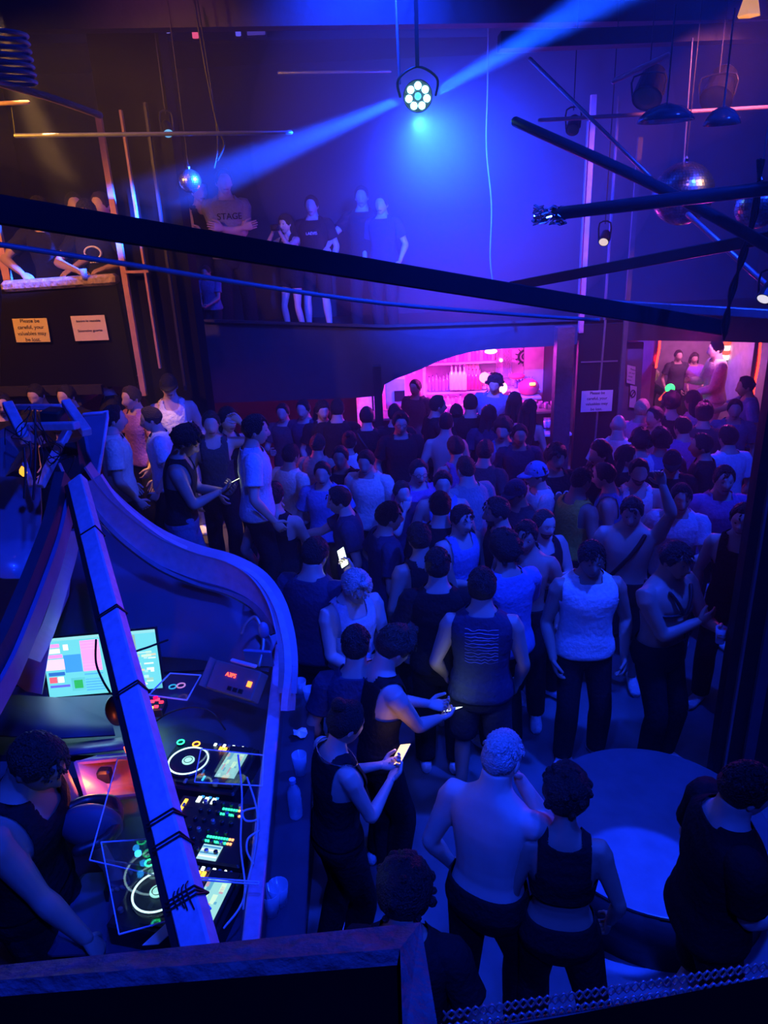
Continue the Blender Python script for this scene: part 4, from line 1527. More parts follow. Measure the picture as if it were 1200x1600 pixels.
# cable ties round the beam
zz = (V((-.35, -.45, .8)) - d_ * V((-.35, -.45, .8)).dot(d_)).normalized()
xx = d_.cross(zz).normalized()
for k, (py, n_) in enumerate(((836, 1), (957, 2), (1080, 2), (1275, 2), (1318, 2), (1395, 3))):
    t = (py - 752) / (1500 - 752)
    # find parameter along the beam by projection
    lo, hi = 0.0, 1.0
    for _ in range(30):
        md_ = (lo + hi) / 2
        if proj(A.lerp(B, md_))[1] < py:
            lo = md_
        else:
            hi = md_
    c = A.lerp(B, lo)
    m = MB()
    for j in range(n_):
        sk = d_ * (.012 * j + (.008 if k % 2 else -.006))
        pts = [c + xx * .043 + zz * .031 + sk, c - xx * .043 + zz * .031 + d_ * .012 + sk, c - xx * .043 - zz * .032 + d_ * .02, c + xx * .043 - zz * .032 + d_ * .01]
        for q in range(4):
            m.tube([pts[q], pts[(q + 1) % 4]], .0032, 6)
    if k == 5:
        for j in range(4):
            m.tube([c - xx * (.014 * j - .01) + zz * .034, c - xx * (.013 * j - .012) + zz * .045 + d_ * .02, c - xx * (.012 * j - .015 + .006 * (j % 2)) + zz * .031 + d_ * (.045 + .01 * j)], .002, 5, 3)
    m.build('cable_tie', M_CABLE, label='black cord tied round the blue beam, ' + ('topmost', 'second from the top', 'level with the monitor foot', 'beside the mixer top', 'beside the mixer screen', 'lowest with loose ends')[k], cat='tie')
# top frame
o = thing('cable_rack', 'blue wooden frame with tangled cables on top of the booth canopy', 'frame', pd(80, 690, 3.9))
fr = [((12, 632), (40, 688), 3.9, .055), ((22, 636), (100, 636), 4.2, .035), ((34, 667), (120, 665), 3.8, .045), ((103, 629), (136, 676), 3.85, .050), ((106, 672), (62, 760), 3.95, .045), ((28, 690), (50, 760), 4.0, .03)]
for (u, v_, dd, ww) in fr:
    MB().bar(pd(u[0], u[1], dd + .2), pd(v_[0], v_[1], dd), ww, ww * .9, bev=.005).build('frame_bar', M_BLUEPAINT, o)
MB().bar(pd(70, 652, 4.0), pd(100, 655, 4.0), .12, .10, bev=.01).build('junction_box', M_DARK, o)
rr = random.Random(3)
for k in range(9):
    x0_, y0_ = rr.uniform(20, 80), rr.uniform(640, 690)
    pts = [pd(x0_, y0_, 3.85)]
    for j in range(4):
        x0_ += rr.uniform(-22, 28)
        y0_ += rr.uniform(-10, 30)
        pts.append(pd(max(8, min(140, x0_)), min(770, y0_), 3.75 + rr.uniform(-.05, .08)))
    MB().tube(pts, .003, 5, 5).build('tangled_cable', M_CABLE, o, smooth=True)
for (u, v_) in (((38, 700), (38, 778)), ((55, 640), (52, 780)), ((93, 725), (104, 760)), ((47, 690), (47, 730))):
    MB().tube([pd(*u, 3.7), pd((u[0] + v_[0]) / 2 + 2, (u[1] + v_[1]) / 2, 3.7), pd(*v_, 3.7)], .006 if u[0] != 93 else .008, 6, 3).build('strap', M_CABLE if u[0] != 93 else M_STEEL, o)
# upright blue board right of the frame
A, B, C_, D_ = pd(131, 648, 4.25), pd(166, 645, 4.25), pd(150, 762, 4.1), pd(122, 745, 4.1)
o = thing('canopy_board', 'blue upright board with rounded lit edge right of the cable frame', 'board', C_)
MB().prism([A, B, C_, D_], (0, .05, 0)).build('board_face', mat('board_navy', (.16, .15, .24), .5), o)
MB().tube([A, B - V((.02, 0, 0)), B + V((0, 0, -.03)), C_], .011, 8, 2).build('edge_strip', M_BLUEPAINT, o, smooth=True)
# grey angular box at left, small wedge speaker
P = [pd(-20, 684, 4.1), pd(8, 684, 4.1), pd(30, 707, 4.0), pd(8, 745, 3.95), pd(-20, 745, 3.95)]
MB().prism(P, (0, .25, 0)).build('wedge_cabinet', mat('grey_cab', (.14, .15, .2), .6), label='grey angular cabinet at the left edge beside the canopy frame', cat='cabinet')
P = [pd(60, 700, 4.1), pd(120, 690, 4.1), pd(126, 742, 4.0), pd(70, 760, 4.0)]
MB().prism(P, (0, .12, 0)).build('canopy_hub', M_DARK, label='dark hub block where the canopy ribs meet', cat='hub')
# amber flame lamp
c = pd(36, 737, 3.9)
MB().lathe([(.008, -.025), (.022, -.006), (.018, .012), (.004, .03)], c, 6).build('amber_lamp', glow('amber_lamp', (1, .42, .03), 1.1), smooth=True, label='small amber lamp at the left under the canopy frame', cat='lamp')
# pale canopy skins
M_SKIN = mat('canopy_skin', (.22, .24, .36), .3, coat=.3, bump=.1, scale=3)


def patch(rows, name, m, th=.01, **kw):
    nr, nc = len(rows), len(rows[0])
    mb = MB()
    vs = [p for r in rows for p in r]
    fs = [(i * nc + k, i * nc + k + 1, (i + 1) * nc + k + 1, (i + 1) * nc + k) for i in range(nr - 1) for k in range(nc - 1)]
    mb.add(vs, fs)
    o = mb.build(name, m, smooth=True, **kw)
    md = o.modifiers.new('thick', 'SOLIDIFY')
    md.thickness = th
    return o


patch([[pd(-40, 748, 4.3), pd(20, 745, 4.35), pd(64, 752, 4.3)], [pd(-40, 800, 4.2), pd(18, 805, 4.3), pd(66, 800, 4.25)], [pd(-40, 850, 4.05), pd(10, 862, 4.15), pd(62, 858, 4.15)], [pd(-40, 890, 3.95), pd(5, 905, 4.0), pd(60, 905, 4.05)]],
      'canopy_skin', M_SKIN, label='pale blue canopy skin at the left edge behind the dark rib', cat='canopy')
patch([[pd(64, 880, 4.0), pd(86, 890, 4.1), pd(112, 880, 4.1)], [pd(50, 930, 3.95), pd(76, 940, 4.05), pd(108, 930, 4.1)], [pd(34, 985, 3.9), pd(60, 1000, 4.0), pd(80, 1000, 4.0)], [pd(14, 1060, 3.85), pd(40, 1080, 3.9), pd(66, 1085, 3.9)]],
      'canopy_skin', mat('canopy_violet', (.30, .22, .42), .3), label='violet-tinted canopy skin between the dark rib and the monitor', cat='canopy')
# booth body (raised floor, walls)
TZ = 1.30
bx0, bx1 = -2.6, -.60
struct('floor_booth', MB().box((-1.55, 2.75, .17), (2.0, 2.6, .34)), M_DECK)
w0, w1 = at(438, 1005, z=1.45), at(388, 1500, z=1.45)
o = thing('booth_counter', 'booth side wall with bright blue top rail beside the dance floor', 'counter', V((w0.x, (w0.y + w1.y) / 2, 0)))
dr = (w1 - w0).normalized()
sdv = V((-dr.y, dr.x, 0))
MB().bar(V((w0.x, w0.y, 1.43)), V((w1.x, w1.y, 1.43)), .062, .04, bev=.006).build('rail', M_RIB, o)
MB().bar(V((w0.x, w0.y, .72)) - V((0.02, 0, 0)), V((w1.x, w1.y, .72)) - V((.02, 0, 0)), .04, 1.40).build('side_panel', mat('booth_navy', (.06, .06, .09), .5), o)
MB().bar(V((w0.x - .01, w0.y, 1.395)), V((w1.x - .04, w1.y, 1.395)), .008, .16).build('acrylic_screen', M_ACRY, o)
l0, l1 = at(470, 1075, z=1.12), at(437, 1500, z=1.12)
MB().bar(V((l0.x, l0.y, 1.10)), V((l1.x, l1.y, 1.10)), .19, .035, bev=.005).build('ledge', mat('ledge_wood', (.05, .05, .07), .35), o)
# back panel and desk
BK = [at(150, 905, d=4.35), at(300, 905, d=4.4), at(430, 985, d=4.2)]
patch([[pd(40, 850, 4.45), pd(150, 815, 4.4), pd(250, 880, 4.4), pd(385, 922, 4.3), pd(440, 985, 4.15)],
       [pd(40, 985, 4.3), pd(160, 960, 4.4), pd(300, 965, 4.35), pd(380, 985, 4.28), pd(425, 1020, 4.1)],
       [pd(60, 1040, 4.25), pd(160, 1020, 4.35), pd(300, 1030, 4.2), pd(370, 1040, 4.15), pd(420, 1050, 4.0)]],
      'booth_hood', mat('hood_navy', (.14, .14, .22), .35, bump=.08, scale=3), label='smooth navy curved hood behind the monitor', cat='hood')
dk = [at(-60, 1080, z=TZ), at(430, 1040, z=TZ), at(400, 1490, z=TZ), at(165, 1490, z=TZ), at(185, 1180, z=TZ), at(-60, 1180, z=TZ)]
DESK = MB().prism([p - V((0, 0, .04)) for p in dk], (0, 0, .04)).build('booth_desk', mat('desk_black', (.05, .05, .075), .4, bump=.1), label='black equipment desk inside the booth under the players', cat='desk')
patch([[pd(-30, 1085, 4.0), pd(90, 1092, 4.02), pd(175, 1088, 4.02)], [pd(-30, 1130, 3.8), pd(90, 1135, 3.8), pd(175, 1130, 3.85)], [pd(-30, 1150, 3.7), pd(90, 1155, 3.7), pd(180, 1150, 3.7)]],
      'desk_riser', mat('riser_navy', (.04, .04, .07), .6), label='dark blue riser board below the monitor', cat='board')
# orange-lit cubby
A, B, C_, D_ = pd(118, 1192, 3.35), pd(212, 1183, 3.4), pd(216, 1243, 3.15), pd(136, 1252, 3.1)
o = thing('cubby_box', 'open box glowing orange inside, left of the blue beam', 'box', A)
ex = V((0.02, .16, -.10))
m = MB()
P = [A, B, C_, D_]
for k in range(4):
    a_, b_ = P[k], P[(k + 1) % 4]
    m.add([a_, b_, b_ + ex, a_ + ex], [(0, 1, 2, 3)])
m.add([p + ex for p in P], [(0, 1, 2, 3)])
ob = m.build('lining', mat('cubby_lining', (.75, .45, .35), .6), o)
md = ob.modifiers.new('t', 'SOLIDIFY')
md.thickness = .008
m = MB()
for k in range(4):
    m.bar(P[k], P[(k + 1) % 4], .014, .014)
m.build('rim', mat('rim_mauve', (.35, .2, .35), .4), o)
cc = (A + B + C_ + D_) / 4
MB().box(pd(165, 1215, 3.35), (.06, .05, .10), bev=.01).build('dark_case', M_PLAST, o)
light('POINT', 'orange_cubby_glow', pd(140, 1212, 3.22), None, .9, (1, .16, .02), .015)
MB().tube([pd(195, 1168, 3.2), pd(205, 1190, 3.12), pd(212, 1215, 3.05)], .006, 6, 3).build('neon_edge', glow('cubby_neon', (1, .12, .05), 1.8), smooth=True, label='thin red-orange lit edge beside the blue beam', cat='light')
patch([[pd(100, 1165, 3.7), pd(190, 1155, 3.7)], [pd(100, 1182, 3.55), pd(196, 1172, 3.55)]], 'desk_shelf', mat('mauve_board', (.25, .13, .20), .4), label='mauve shelf board above the orange box', cat='shelf')

# monitor
c = pd(159, 1037, 4.1)
Xm = (pd(248, 1026, 4.06) - pd(70, 1042, 4.1))
wm = Xm.length
Xm.normalize()
nn = (CAM - c).normalized()
Zm = (nn + V((0, 0, -.25))).normalized()
Zm = (Zm - Xm * Zm.dot(Xm)).normalized()
Ym = Zm.cross(Xm)
hm = wm * .515
o = thing('monitor', 'wide computer monitor glowing cyan and pink behind the blue beam', 'monitor', c - Ym * .3)
MB().box(c - Zm * .012, (wm + .02, hm + .02, .022), Xm, Ym, Zm, bev=.004).build('bezel', M_PLAST, o)
MB().tube([c - Zm * .03, c - Zm * .05 - Ym * .1, c - Zm * .05 - Ym * .26], .02, 10, 3).build('stand', M_PLAST, o)
SCR = []


def panel(u0, v0, u1, v1, col, es, k=[0], nm='screen_panel'):
    """rectangle on the screen, u from left 0..1, v from top 0..1"""
    k[0] += 1
    if u1 < .67 and u1 - u0 < .9:
        u0, u1 = u0 * .76, u1 * .76
    p = c + Xm * (((u0 + u1) / 2 - .5) * wm) + Ym * ((.5 - (v0 + v1) / 2) * hm) + Zm * (.0004 + .0002 * (k[0] % 7))
    MB().box(p, ((u1 - u0) * wm, (v1 - v0) * hm, .0006), Xm, Ym, Zm).build(nm, glow('scr_%.2f_%.2f_%.2f_%.1f' % (*col, es), col, es), o)


CY, LB, PK, DB, GN, WH = (.14, .62, .72), (.05, .32, .85), (.95, .25, .62), (.02, .12, .45), (.02, .35, .08), (.75, 1, .9)
ES = 1.15
panel(0, 0, 1, 1, CY, ES * .8, nm='screen')
panel(0, .0, 1, .05, (.3, .75, .8), ES * .7)
panel(.01, .10, .20, .16, PK, ES)
panel(.01, .18, .20, .26, (.8, .8, .9), ES * .9)
panel(.01, .28, .22, .34, PK, ES)
panel(.01, .36, .23, .54, (.95, .5, .75), ES)
panel(.22, .10, .42, .26, (.03, .35, .75), ES * .8)
panel(.24, .12, .30, .22, (.9, .7, .9), ES)
panel(.23, .30, .43, .60, LB, ES * .8)
panel(.03, .58, .22, .64, DB, ES)
panel(.03, .66, .12, .76, (.9, .1, .15), ES)
panel(.13, .66, .20, .76, (.9, .75, .8), ES)
panel(.03, .80, .26, .84, (.1, .1, .6), ES)
panel(.03, .88, .20, .94, (.02, .05, .2), ES)
panel(.28, .70, .44, .92, (.08, .5, .6), ES * .7)
panel(.31, .74, .41, .88, GN, ES)
panel(.44, .08, .66, .60, PK, ES * 1.1)
for q in range(9):
    panel(.445, .12 + q * .052, .655, .124 + q * .052, (.85, .45, .8), ES)
for q in range(7):
    panel(.445, .64 + q * .045, .66, .665 + q * .045, (.08, .42, .95), ES * .8)
panel(.70, .06, .82, .30, (.35, .55, .5), ES * .6)
panel(.84, .08, .98, .26, (.03, .08, .08), .5)
rr = random.Random(9)
for q in range(34):
    u, v_ = rr.uniform(.70, .92), rr.uniform(.32, .92)
    panel(u, v_, min(.985, u + rr.uniform(.03, .09)), min(.96, v_ + rr.uniform(.02, .05)), rr.choice([(.55, .8, .65), (.35, .55, .45), WH, (.45, .75, .75), (.6, .6, .45)]), ES * .8)
light('AREA', 'monitor_glow', c + Zm * .03, c + Zm, 1.6, (.3, .8, 1.0), wm * .95, sizey=hm * .95)

# acrylic sheet with two ring stickers
P = [pd(232, 1086, 3.75), pd(266, 1052, 3.9), pd(314, 1055, 3.9), pd(292, 1094, 3.7)]
o = thing('acrylic_sheet', 'clear sheet with a green ring and a pink ring lying right of the monitor', 'sheet', P[0])
MB().prism(P, (0, 0, -.006)).build('sheet', M_ACRY, o)
m = MB()
for k in range(4):
    m.bar(P[k], P[(k + 1) % 4], .005, .006)
m.build('bright_edge', mat('acry_edge', (.7, .8, .95), .2, emit=(.1, .25, .6), es=.0), o)
for (u, v_, r, col) in ((270, 1074, .018, (.05, .6, .35)), (283, 1072, .020, (.9, .35, .3))):
    q = pd(u, v_, 3.76)
    MB().tube([q + V((r * math.cos(a * PI / 7), r * math.sin(a * PI / 7), .004)) for a in range(14)], .004, 6, 1, closed=True).build('ring_sticker', mat('ring_%d' % u, col, .4, emit=col, es=.35), o)  # stickers given a faint glow of their own
# red LED unit left of it
o = thing('led_controller', 'small box with red and yellow lights just right of the blue beam', 'controller', pd(240, 1105, 3.65))
MB().box(pd(238, 1106, 3.7), (.13, .10, .05), bev=.006).build('body', M_PLAST, o)
for (u, v_, col) in ((230, 1102, (1, .05, .05)), (238, 1096, (1, .03, .08)), (246, 1093, (1, .02, .10)), (252, 1097, (.8, .02, .05)), (236, 1106, (1, .5, .05)), (244, 1104, (1, .03, .05)), (229, 1108, (1, .3, .3)), (243, 1090, (.8, 0, .05))):
    q = pd(u, v_, 3.62)
    MB().box(q, (.020, .014, .008)).build('light', glow('led_%d' % int(col[1] * 100 + col[2] * 10), col, 2.2), o)
# amplifier with red display
A, B = pd(322, 1068, 3.75), pd(404, 1092, 3.6)
Xa = (B - A).normalized()
o = thing('digital_controller', 'grey rack unit with a red digit display and an orange button', 'controller', (A + B) / 2)
ca = pd(364, 1062, 3.75)
Za = (V((0, -.8, .75))).normalized()
Za = (Za - Xa * Za.dot(Xa)).normalized()
Ya = Za.cross(Xa)
MB().box(ca - Za * .04, (.29, .15, .08), Xa, Ya, Za, bev=.006).build('case', mat('amp_grey', (.16, .13, .13), .4), o)
text('A3P5', 'digit_display', o, ca + Xa * -.02 + Ya * .018 + Za * .003, Xa, Ya, .030, glow('red_digits', (1, .06, .02), 4), .001)
MB().box(ca + Xa * .105 + Ya * .0 + Za * .002, (.025, .028, .006), Xa, Ya, Za).build('orange_button', glow('orange_btn', (1, .2, .02), 2.5), o)
for k in range(3):
    MB().box(ca + Xa * (.0 + .035 * k) + Ya * -.045 + Za * .002, (.026, .022, .008), Xa, Ya, Za, bev=.002).build('knob', M_PLAST, o)
MB().box(ca - Xa * .152 + Za * .0, (.008, .15, .09), Xa, Ya, Za).build('side_plate', M_STEEL, o)
MB().bar(ca - Xa * .04 + Ya * .09 + Za * .02, ca + Xa * .12 + Ya * .09 + Za * .02, .02, .015, bev=.004).build('blue_handle', M_BLUEPAINT, o)
# desk lamp / tablet arm at the far corner
o = thing('gadget_stand', 'upright tablet holder with curved arm at the far right corner of the booth', 'stand', pd(405, 1045, 3.9))
MB().box(pd(404, 1028, 3.95), (.16, .02, .13), V((1, -.2, 0)).normalized(), V((.2, 1, 0)).normalized(), V((0, -.3, 1)).normalized(), bev=.01).build('tablet', mat('tablet_blue', (.22, .24, .4), .25), o)
MB().tube([pd(405, 1040, 3.9), pd(412, 1000, 3.95), pd(400, 965, 4.0), pd(384, 975, 4.0), pd(378, 990, 4.0)], .010, 8, 5).build('arm', M_STEEL, o, smooth=True)
MB().ball(pd(412, 985, 3.95), (.03, .03, .05), 12, 8).build('joint', mat('tablet_blue', (.22, .24, .4), .25), o, smooth=True)

# ---- players and mixer
pC = at(295, 1192, z=1.40)
pS = at(366, 1201, z=1.40)
Uy = (pS - pC)
Uy.z = 0
Uy.normalize()                       # away from the DJ
Ux = V((Uy.y, -Uy.x, 0))             # towards the near side
if Ux.y > 0:
    Ux = -Ux
Uz = V((0, 0, 1))
LEDW = glow('led_white', (.8, 1, 1), 1.6)


def player(cen, label):
    """deck centred on its jog wheel; local x = near side, y = away from the DJ"""
    o = thing('deck_player', label, 'player', cen - Uz * .10)

    def L(x, y, z=0):
        return cen + Ux * x + Uy * y + Uz * z
    MB().box(L(0, .085, -.055), (.32, .43, .105), Ux, Uy, Uz, bev=.008).build('case', M_PLAST, o)
    MB().lathe([(.105, -.004), (.105, .008), (.098, .014), (.0, .014)][:3], L(0, 0), 40, Ux, Uy, Uz).build('jog_wheel', mat('jog_black', (.02, .02, .025), .2), o, smooth=False)
    ring = MB()
    ring.tube([L(.094 * math.cos(a * PI / 20), .094 * math.sin(a * PI / 20), .014) for a in range(40)], .0045, 6, 1, closed=True)
    ring.build('jog_ring', glow('jog_ring', (.55, .95, 1.0), 1.5), o, smooth=True)
    MB().lathe([(.030, .014), (.030, .017), (.02, .018)], L(0, 0), 24, Ux, Uy, Uz).build('jog_display', glow('jog_disp', (.35, .85, .75), 1.0), o)
    MB().tube([L(.020 * math.cos(a * PI / 8), .020 * math.sin(a * PI / 8), .019) for a in range(16)], .002, 5, 1, closed=True).build('jog_display_ring', M_INK, o)
    scr = L(.0, .225, .022)
    Yt = (Uy * 1.0 + Uz * .03).normalized()
    Zt = Ux.cross(Yt).normalized()
    MB().box(scr - Zt * .010, (.27, .125, .018), Ux, Yt, Zt, bev=.004).build('screen_housing', M_PLAST, o)
    MB().box(scr + Zt * .0, (.175, .098, .002), Ux, Yt, Zt).build('screen', glow('deck_screen', (.28, .62, .60), .9), o)
    r5 = random.Random(5)
    for k in range(12):
        a, b = r5.uniform(-.08, .05), r5.uniform(-.045, .03)
        MB().box(scr + Ux * a + Yt * b + Zt * .0015, (r5.uniform(.01, .05), r5.uniform(.006, .02), .001), Ux, Yt, Zt).build('screen_patch', glow('dsp_%d' % (k % 3), ((.55, .85, .6), (.1, .35, .5), (.5, .3, .35))[k % 3], .9), o)
    for k, (col, nm) in enumerate((((.02, 1, .25), 'play_button'), ((1, .33, .01), 'cue_button'))):
        q = L(-.125, -.085 + k * .085 - .02, .004)
        MB().lathe([(.020, -.004), (.020, .004)], q, 20, Ux, Uy, Uz).build(nm, M_PLAST, o)
        MB().tube([q + Ux * (.017 * math.cos(a * PI / 8)) + Uy * (.017 * math.sin(a * PI / 8)) + Uz * .005 for a in range(16)], .0035, 6, 1, closed=True).build('button_ring', glow('btn_%d' % k, col, 3.0), o)
    for k in range(8):
        MB().box(L(-.140 + .000 * k, .075 + k * .024, .006), (.016, .012 if k < 6 else .008, .006), Ux, Uy, Uz).build('hot_cue', LEDW if k % 2 == 0 else M_STEEL, o)
    for k in range(2):
        MB().box(L(-.115, .115 + k * .022, .006), (.022, .016, .006), Ux, Uy, Uz).build('orange_pad', glow('pad_orange', (1, .35, .02), 2.4), o)
    MB().box(L(-.118, .27, .006), (.024, .014, .006), Ux, Uy, Uz).build('green_pad', glow('pad_green', (.3, 1, .05), 2.0), o)
    MB().box(L(.13, .06, .004), (.012, .12, .006), Ux, Uy, Uz).build('tempo_slot', M_INK, o)
    MB().box(L(.13, .05, .012), (.028, .014, .012), Ux, Uy, Uz, bev=.003).build('tempo_fader', M_STEEL, o)
    MB().lathe([(.016, 0), (.016, .02), (.012, .024)], L(.125, .20, .01), 16, Ux, Uy, Uz).build('select_knob', M_STEEL, o)
    MB().lathe([(.010, 0), (.010, .016)], L(.10, -.10, .003), 12, Ux, Uy, Uz).build('knob', M_STEEL, o)
    MB().box(L(.09, .12, .004), (.03, .008, .004), Ux, Uy, Uz).build('blue_light', glow('deck_blue', (.02, .3, 1), 2.5), o)
    return o


player(pC, 'media player with lit white jog ring at the far end of the booth desk')
pC2 = at(247, 1397, z=1.40)
player(pC2, 'media player with lit jog ring at the near end, partly behind the blue beam')
# mixer
cm_ = (pC + pC2) / 2 + Uy * .10
cm_.z = 1.395
o = thing('dj_mixer', 'black mixer with green level meters between the two media players', 'mixer', cm_ - V((0, 0, .1)))


def LM(x, y, z=0):
    return cm_ + Ux * x + Uy * y + Uz * z


MB().box(LM(0, .06, -.05), (.34, .42, .09), Ux, Uy, Uz, bev=.008).build('case', M_PLAST, o)
for i in range(6):
    for j in range(5):
        q = LM(-.135 + i * .052, -.02 + j * .042, -.005)
        MB().lathe([(.010, 0), (.009, .016), (.006, .018)], q, 12, Ux, Uy, Uz).build('knob', M_PLAST if (i + j) % 4 else M_STEEL, o)
for i in range(4):
    q = LM(-.10 + i * .055, -.10, -.005)
    MB().box(q, (.005, .07, .003), Ux, Uy, Uz).build('fader_slot', M_INK, o)
    MB().box(q + Uy * (.01 * (i - 1)) + Uz * .008, (.020, .010, .010), Ux, Uy, Uz, bev=.002).build('fader', M_STEEL, o)
for (x, n_) in ((-.115, 8), (-.085, 8), (.045, 10), (.068, 10)):
    for k in range(n_):
        col = (.03, .9, .35) if k < n_ - 2 else (1, .35, .12)
        MB().box(LM(x, .075 + k * .0125, -.003), (.010, .009, .004), Ux, Uy, Uz).build('meter_segment', glow('meter_%s' % ('g' if k < n_ - 2 else 'r'), col, 1.8), o)
for k in range(3):
    MB().box(LM(-.150, -.06 + k * .035, -.003), (.034, .018, .004), Ux, Uy, Uz).build('white_button', LEDW, o)
    MB().box(LM(-.168, -.05 + k * .035, -.003), (.010, .014, .004), Ux, Uy, Uz).build('blue_button', glow('mix_blue', (.03, .25, .9), 1.5), o)
MB().box(LM(-.09, -.115, -.003), (.10, .014, .006), Ux, Uy, Uz).build('amber_strip', glow('amber_strip', (1, .5, .03), 2.0), o)
MB().box(LM(.125, .12, -.002), (.075, .085, .004), Ux, Uy, Uz).build('effect_screen', glow('fx_screen', (.35, .65, .7), .9), o)
for k in range(4):
    MB().box(LM(.10 + k * .016, .12, .001), (.006, .08, .002), Ux, Uy, Uz).build('effect_bar', glow('fx_bar%d' % (k % 2), ((.05, .25, .5), (.8, .9, .8))[k % 2], .9), o)
# clear covers
for (P, lab) in (([pd(314, 1170, 3.45), pd(412, 1180, 3.45), pd(410, 1228, 3.3), pd(304, 1222, 3.3)], 'clear acrylic cover propped over the far media player'),
                 ([pd(158, 1316, 2.7), pd(235, 1311, 2.7), pd(330, 1420, 2.5), pd(186, 1460, 2.4)], 'clear acrylic sheet standing over the near media player'),
                 ([pd(184, 1185, 3.0), pd(240, 1190, 3.0), pd(262, 1372, 2.7), pd(140, 1344, 2.7)], 'tall clear acrylic guard to the left of the blue beam'),
                 ([pd(300, 1370, 2.75), pd(405, 1378, 2.75), pd(404, 1382, 2.74), pd(300, 1374, 2.74)], 'thin clear strip beside the near player screen')):
    o = thing('acrylic_cover', lab, 'cover', P[0])
    MB().prism(P, (0, .004, -.004)).build('sheet', M_ACRY, o)
    m = MB()
    for k in range(4):
        m.bar(P[k], P[(k + 1) % 4], .004, .004)
    m.build('bright_edge', mat('acry_edge', (.7, .8, .95), .2), o)
c = pd(216, 1335, 2.75)
MB().lathe([(.012, 0), (.012, .01)], c, 14).build('blue_button_light', glow('bluebtn', (.02, .35, 1), 4), label='round bright blue button light left of the beam above the near player', cat='light')
# paper, chair, cables
A, B, C_, D_ = pd(222, 1478, 2.35), pd(268, 1436, 2.4), pd(273, 1453, 2.35), pd(248, 1476, 2.32)
MB().prism([A, B, C_, D_], (0, 0, .003)).build('paper_sheet', M_PAPER, label='white paper strip lying by the near player beside the beam', cat='paper')
o = thing('office_chair', 'dark chair with rounded backrest between the DJ and the orange box', 'chair', V((pd(150, 1290, 3.0).x, pd(150, 1290, 3.0).y, .34)))
ch = pd(150, 1285, 3.0)
MB().tube([pd(108, 1262, 3.0), pd(140, 1250, 3.05), pd(178, 1253, 3.05), pd(184, 1280, 3.0), pd(165, 1310, 2.9), pd(120, 1330, 2.85)], .022, 10, 5).build('backrest_rim', M_PLAST, o, smooth=True)
MB().ball(pd(142, 1290, 2.98), (.13, .06, .10), 18, 12).build('backrest', mat('chair_pad', (.08, .09, .14), .6), o, smooth=True)
MB().box(pd(150, 1310, 2.98) + V((0, 0, -.4)), (.42, .40, .07), bev=.03).build('seat', mat('chair_pad', (.08, .09, .14), .6), o)
MB().bar(V((ch.x, ch.y, .40)), V((ch.x, ch.y, ch.z - .35)), .05).build('column', M_PLAST, o)
for k in range(5):
    a = 2 * PI * k / 5
    MB().bar(V((ch.x, ch.y, .40)), V((ch.x + .28 * math.cos(a), ch.y + .28 * math.sin(a), .37)), .03).build('foot', M_PLAST, o)
rr = random.Random(21)
for k, (pts_, lab) in enumerate((([(386, 1215), (402, 1270), (398, 1330), (384, 1390), (380, 1420)], 'pale cable running down beside the mixer'),
                                 ([(372, 1180), (378, 1240), (376, 1320), (382, 1400), (350, 1450)], 'pale cable hanging over the front of the players'),
                                 ([(400, 1262), (380, 1268), (384, 1282), (402, 1280), (404, 1262)], 'coiled pale cable near the booth rail'),
                                 ([(405, 1298), (388, 1310), (386, 1330), (396, 1350)], 'short looped cable under the coiled cable'),
                                 ([(230, 1138), (262, 1115), (300, 1105), (330, 1112), (352, 1140)], 'black cable arching across the desk behind the far player'),
                                 ([(150, 1000), (150, 1035), (160, 1062), (172, 1082)], 'black cable looping in front of the monitor beside the beam'),
                                 ([(180, 1060), (200, 1025), (235, 1010), (262, 1000)], 'thin wire crossing the right half of the monitor'))):
    dd = 3.2 if k in (0, 1, 2, 3) else (3.75 if k == 4 else 3.0)
    MB().tube([pd(u, v_, dd - (v_ - 1200) * .002 * (k < 4)) for u, v_ in pts_], .0045, 6, 6).build('cable', M_WCABLE if k < 4 else M_CABLE, smooth=True, label=lab, cat='cable')
MB().ball(pd(182, 1110, 3.45), (.05, .05, .08), 14, 10).build('headphone_cup', M_PLAST, smooth=True, label='dark round headphone cup behind the blue beam below the monitor', cat='headphones')
# ledge clutter: cups, bottle, tissue
M_CUP = mat('clear_plastic', (.55, .6, .7), .15, spec=.8, alpha=.55, var=.05)


def cup(px, py, z, h=.11, r=.038, label=''):
    p = at(px, py, z=z)
    return MB().lathe([(r * .72, 0), (r, h), (r * .95, h), (r * .68, .006)], p, 18).build('plastic_cup', M_CUP, smooth=True, label=label, cat='cup')


cup(470, 1208, 1.12, .12, .040, 'clear plastic cup on the booth ledge above the bottle')
cup(425, 1425, 1.12, .12, .045, 'clear plastic cup at the near end of the booth ledge')
cup(437, 1410, 1.12, .10, .045, 'wide clear cup behind the near cup on the ledge')
cup(486, 1100, 1.10, .11, .042, 'empty cup at the far end of the booth ledge')
cup(470, 1085, 1.10, .10, .040, 'second empty cup at the far end of the booth ledge')
p = at(463, 1275, z=1.12)
o = thing('water_bottle', 'clear plastic water bottle standing on the booth ledge', 'bottle', p)
MB().lathe([(.030, 0), (.034, .01), (.034, .13), (.030, .16), (.014, .19), (.014, .205)], p, 18).build('bottle_body', M_CUP, o, smooth=True)
MB().lathe([(.016, .203), (.016, .225)], p, 14).build('cap', mat('cap_blue', (.3, .4, .6), .4), o)
p = at(468, 1146, z=1.14)
m = MB()
rr = random.Random(8)
n0 = 14
vs = [tuple(p + V((0, 0, .02)))] + [tuple(p + V((math.cos(2 * PI * k / n0) * rr.uniform(.03, .055), math.sin(2 * PI * k / n0) * rr.uniform(.03, .055), rr.uniform(-.01, .03)))) for k in range(n0)]
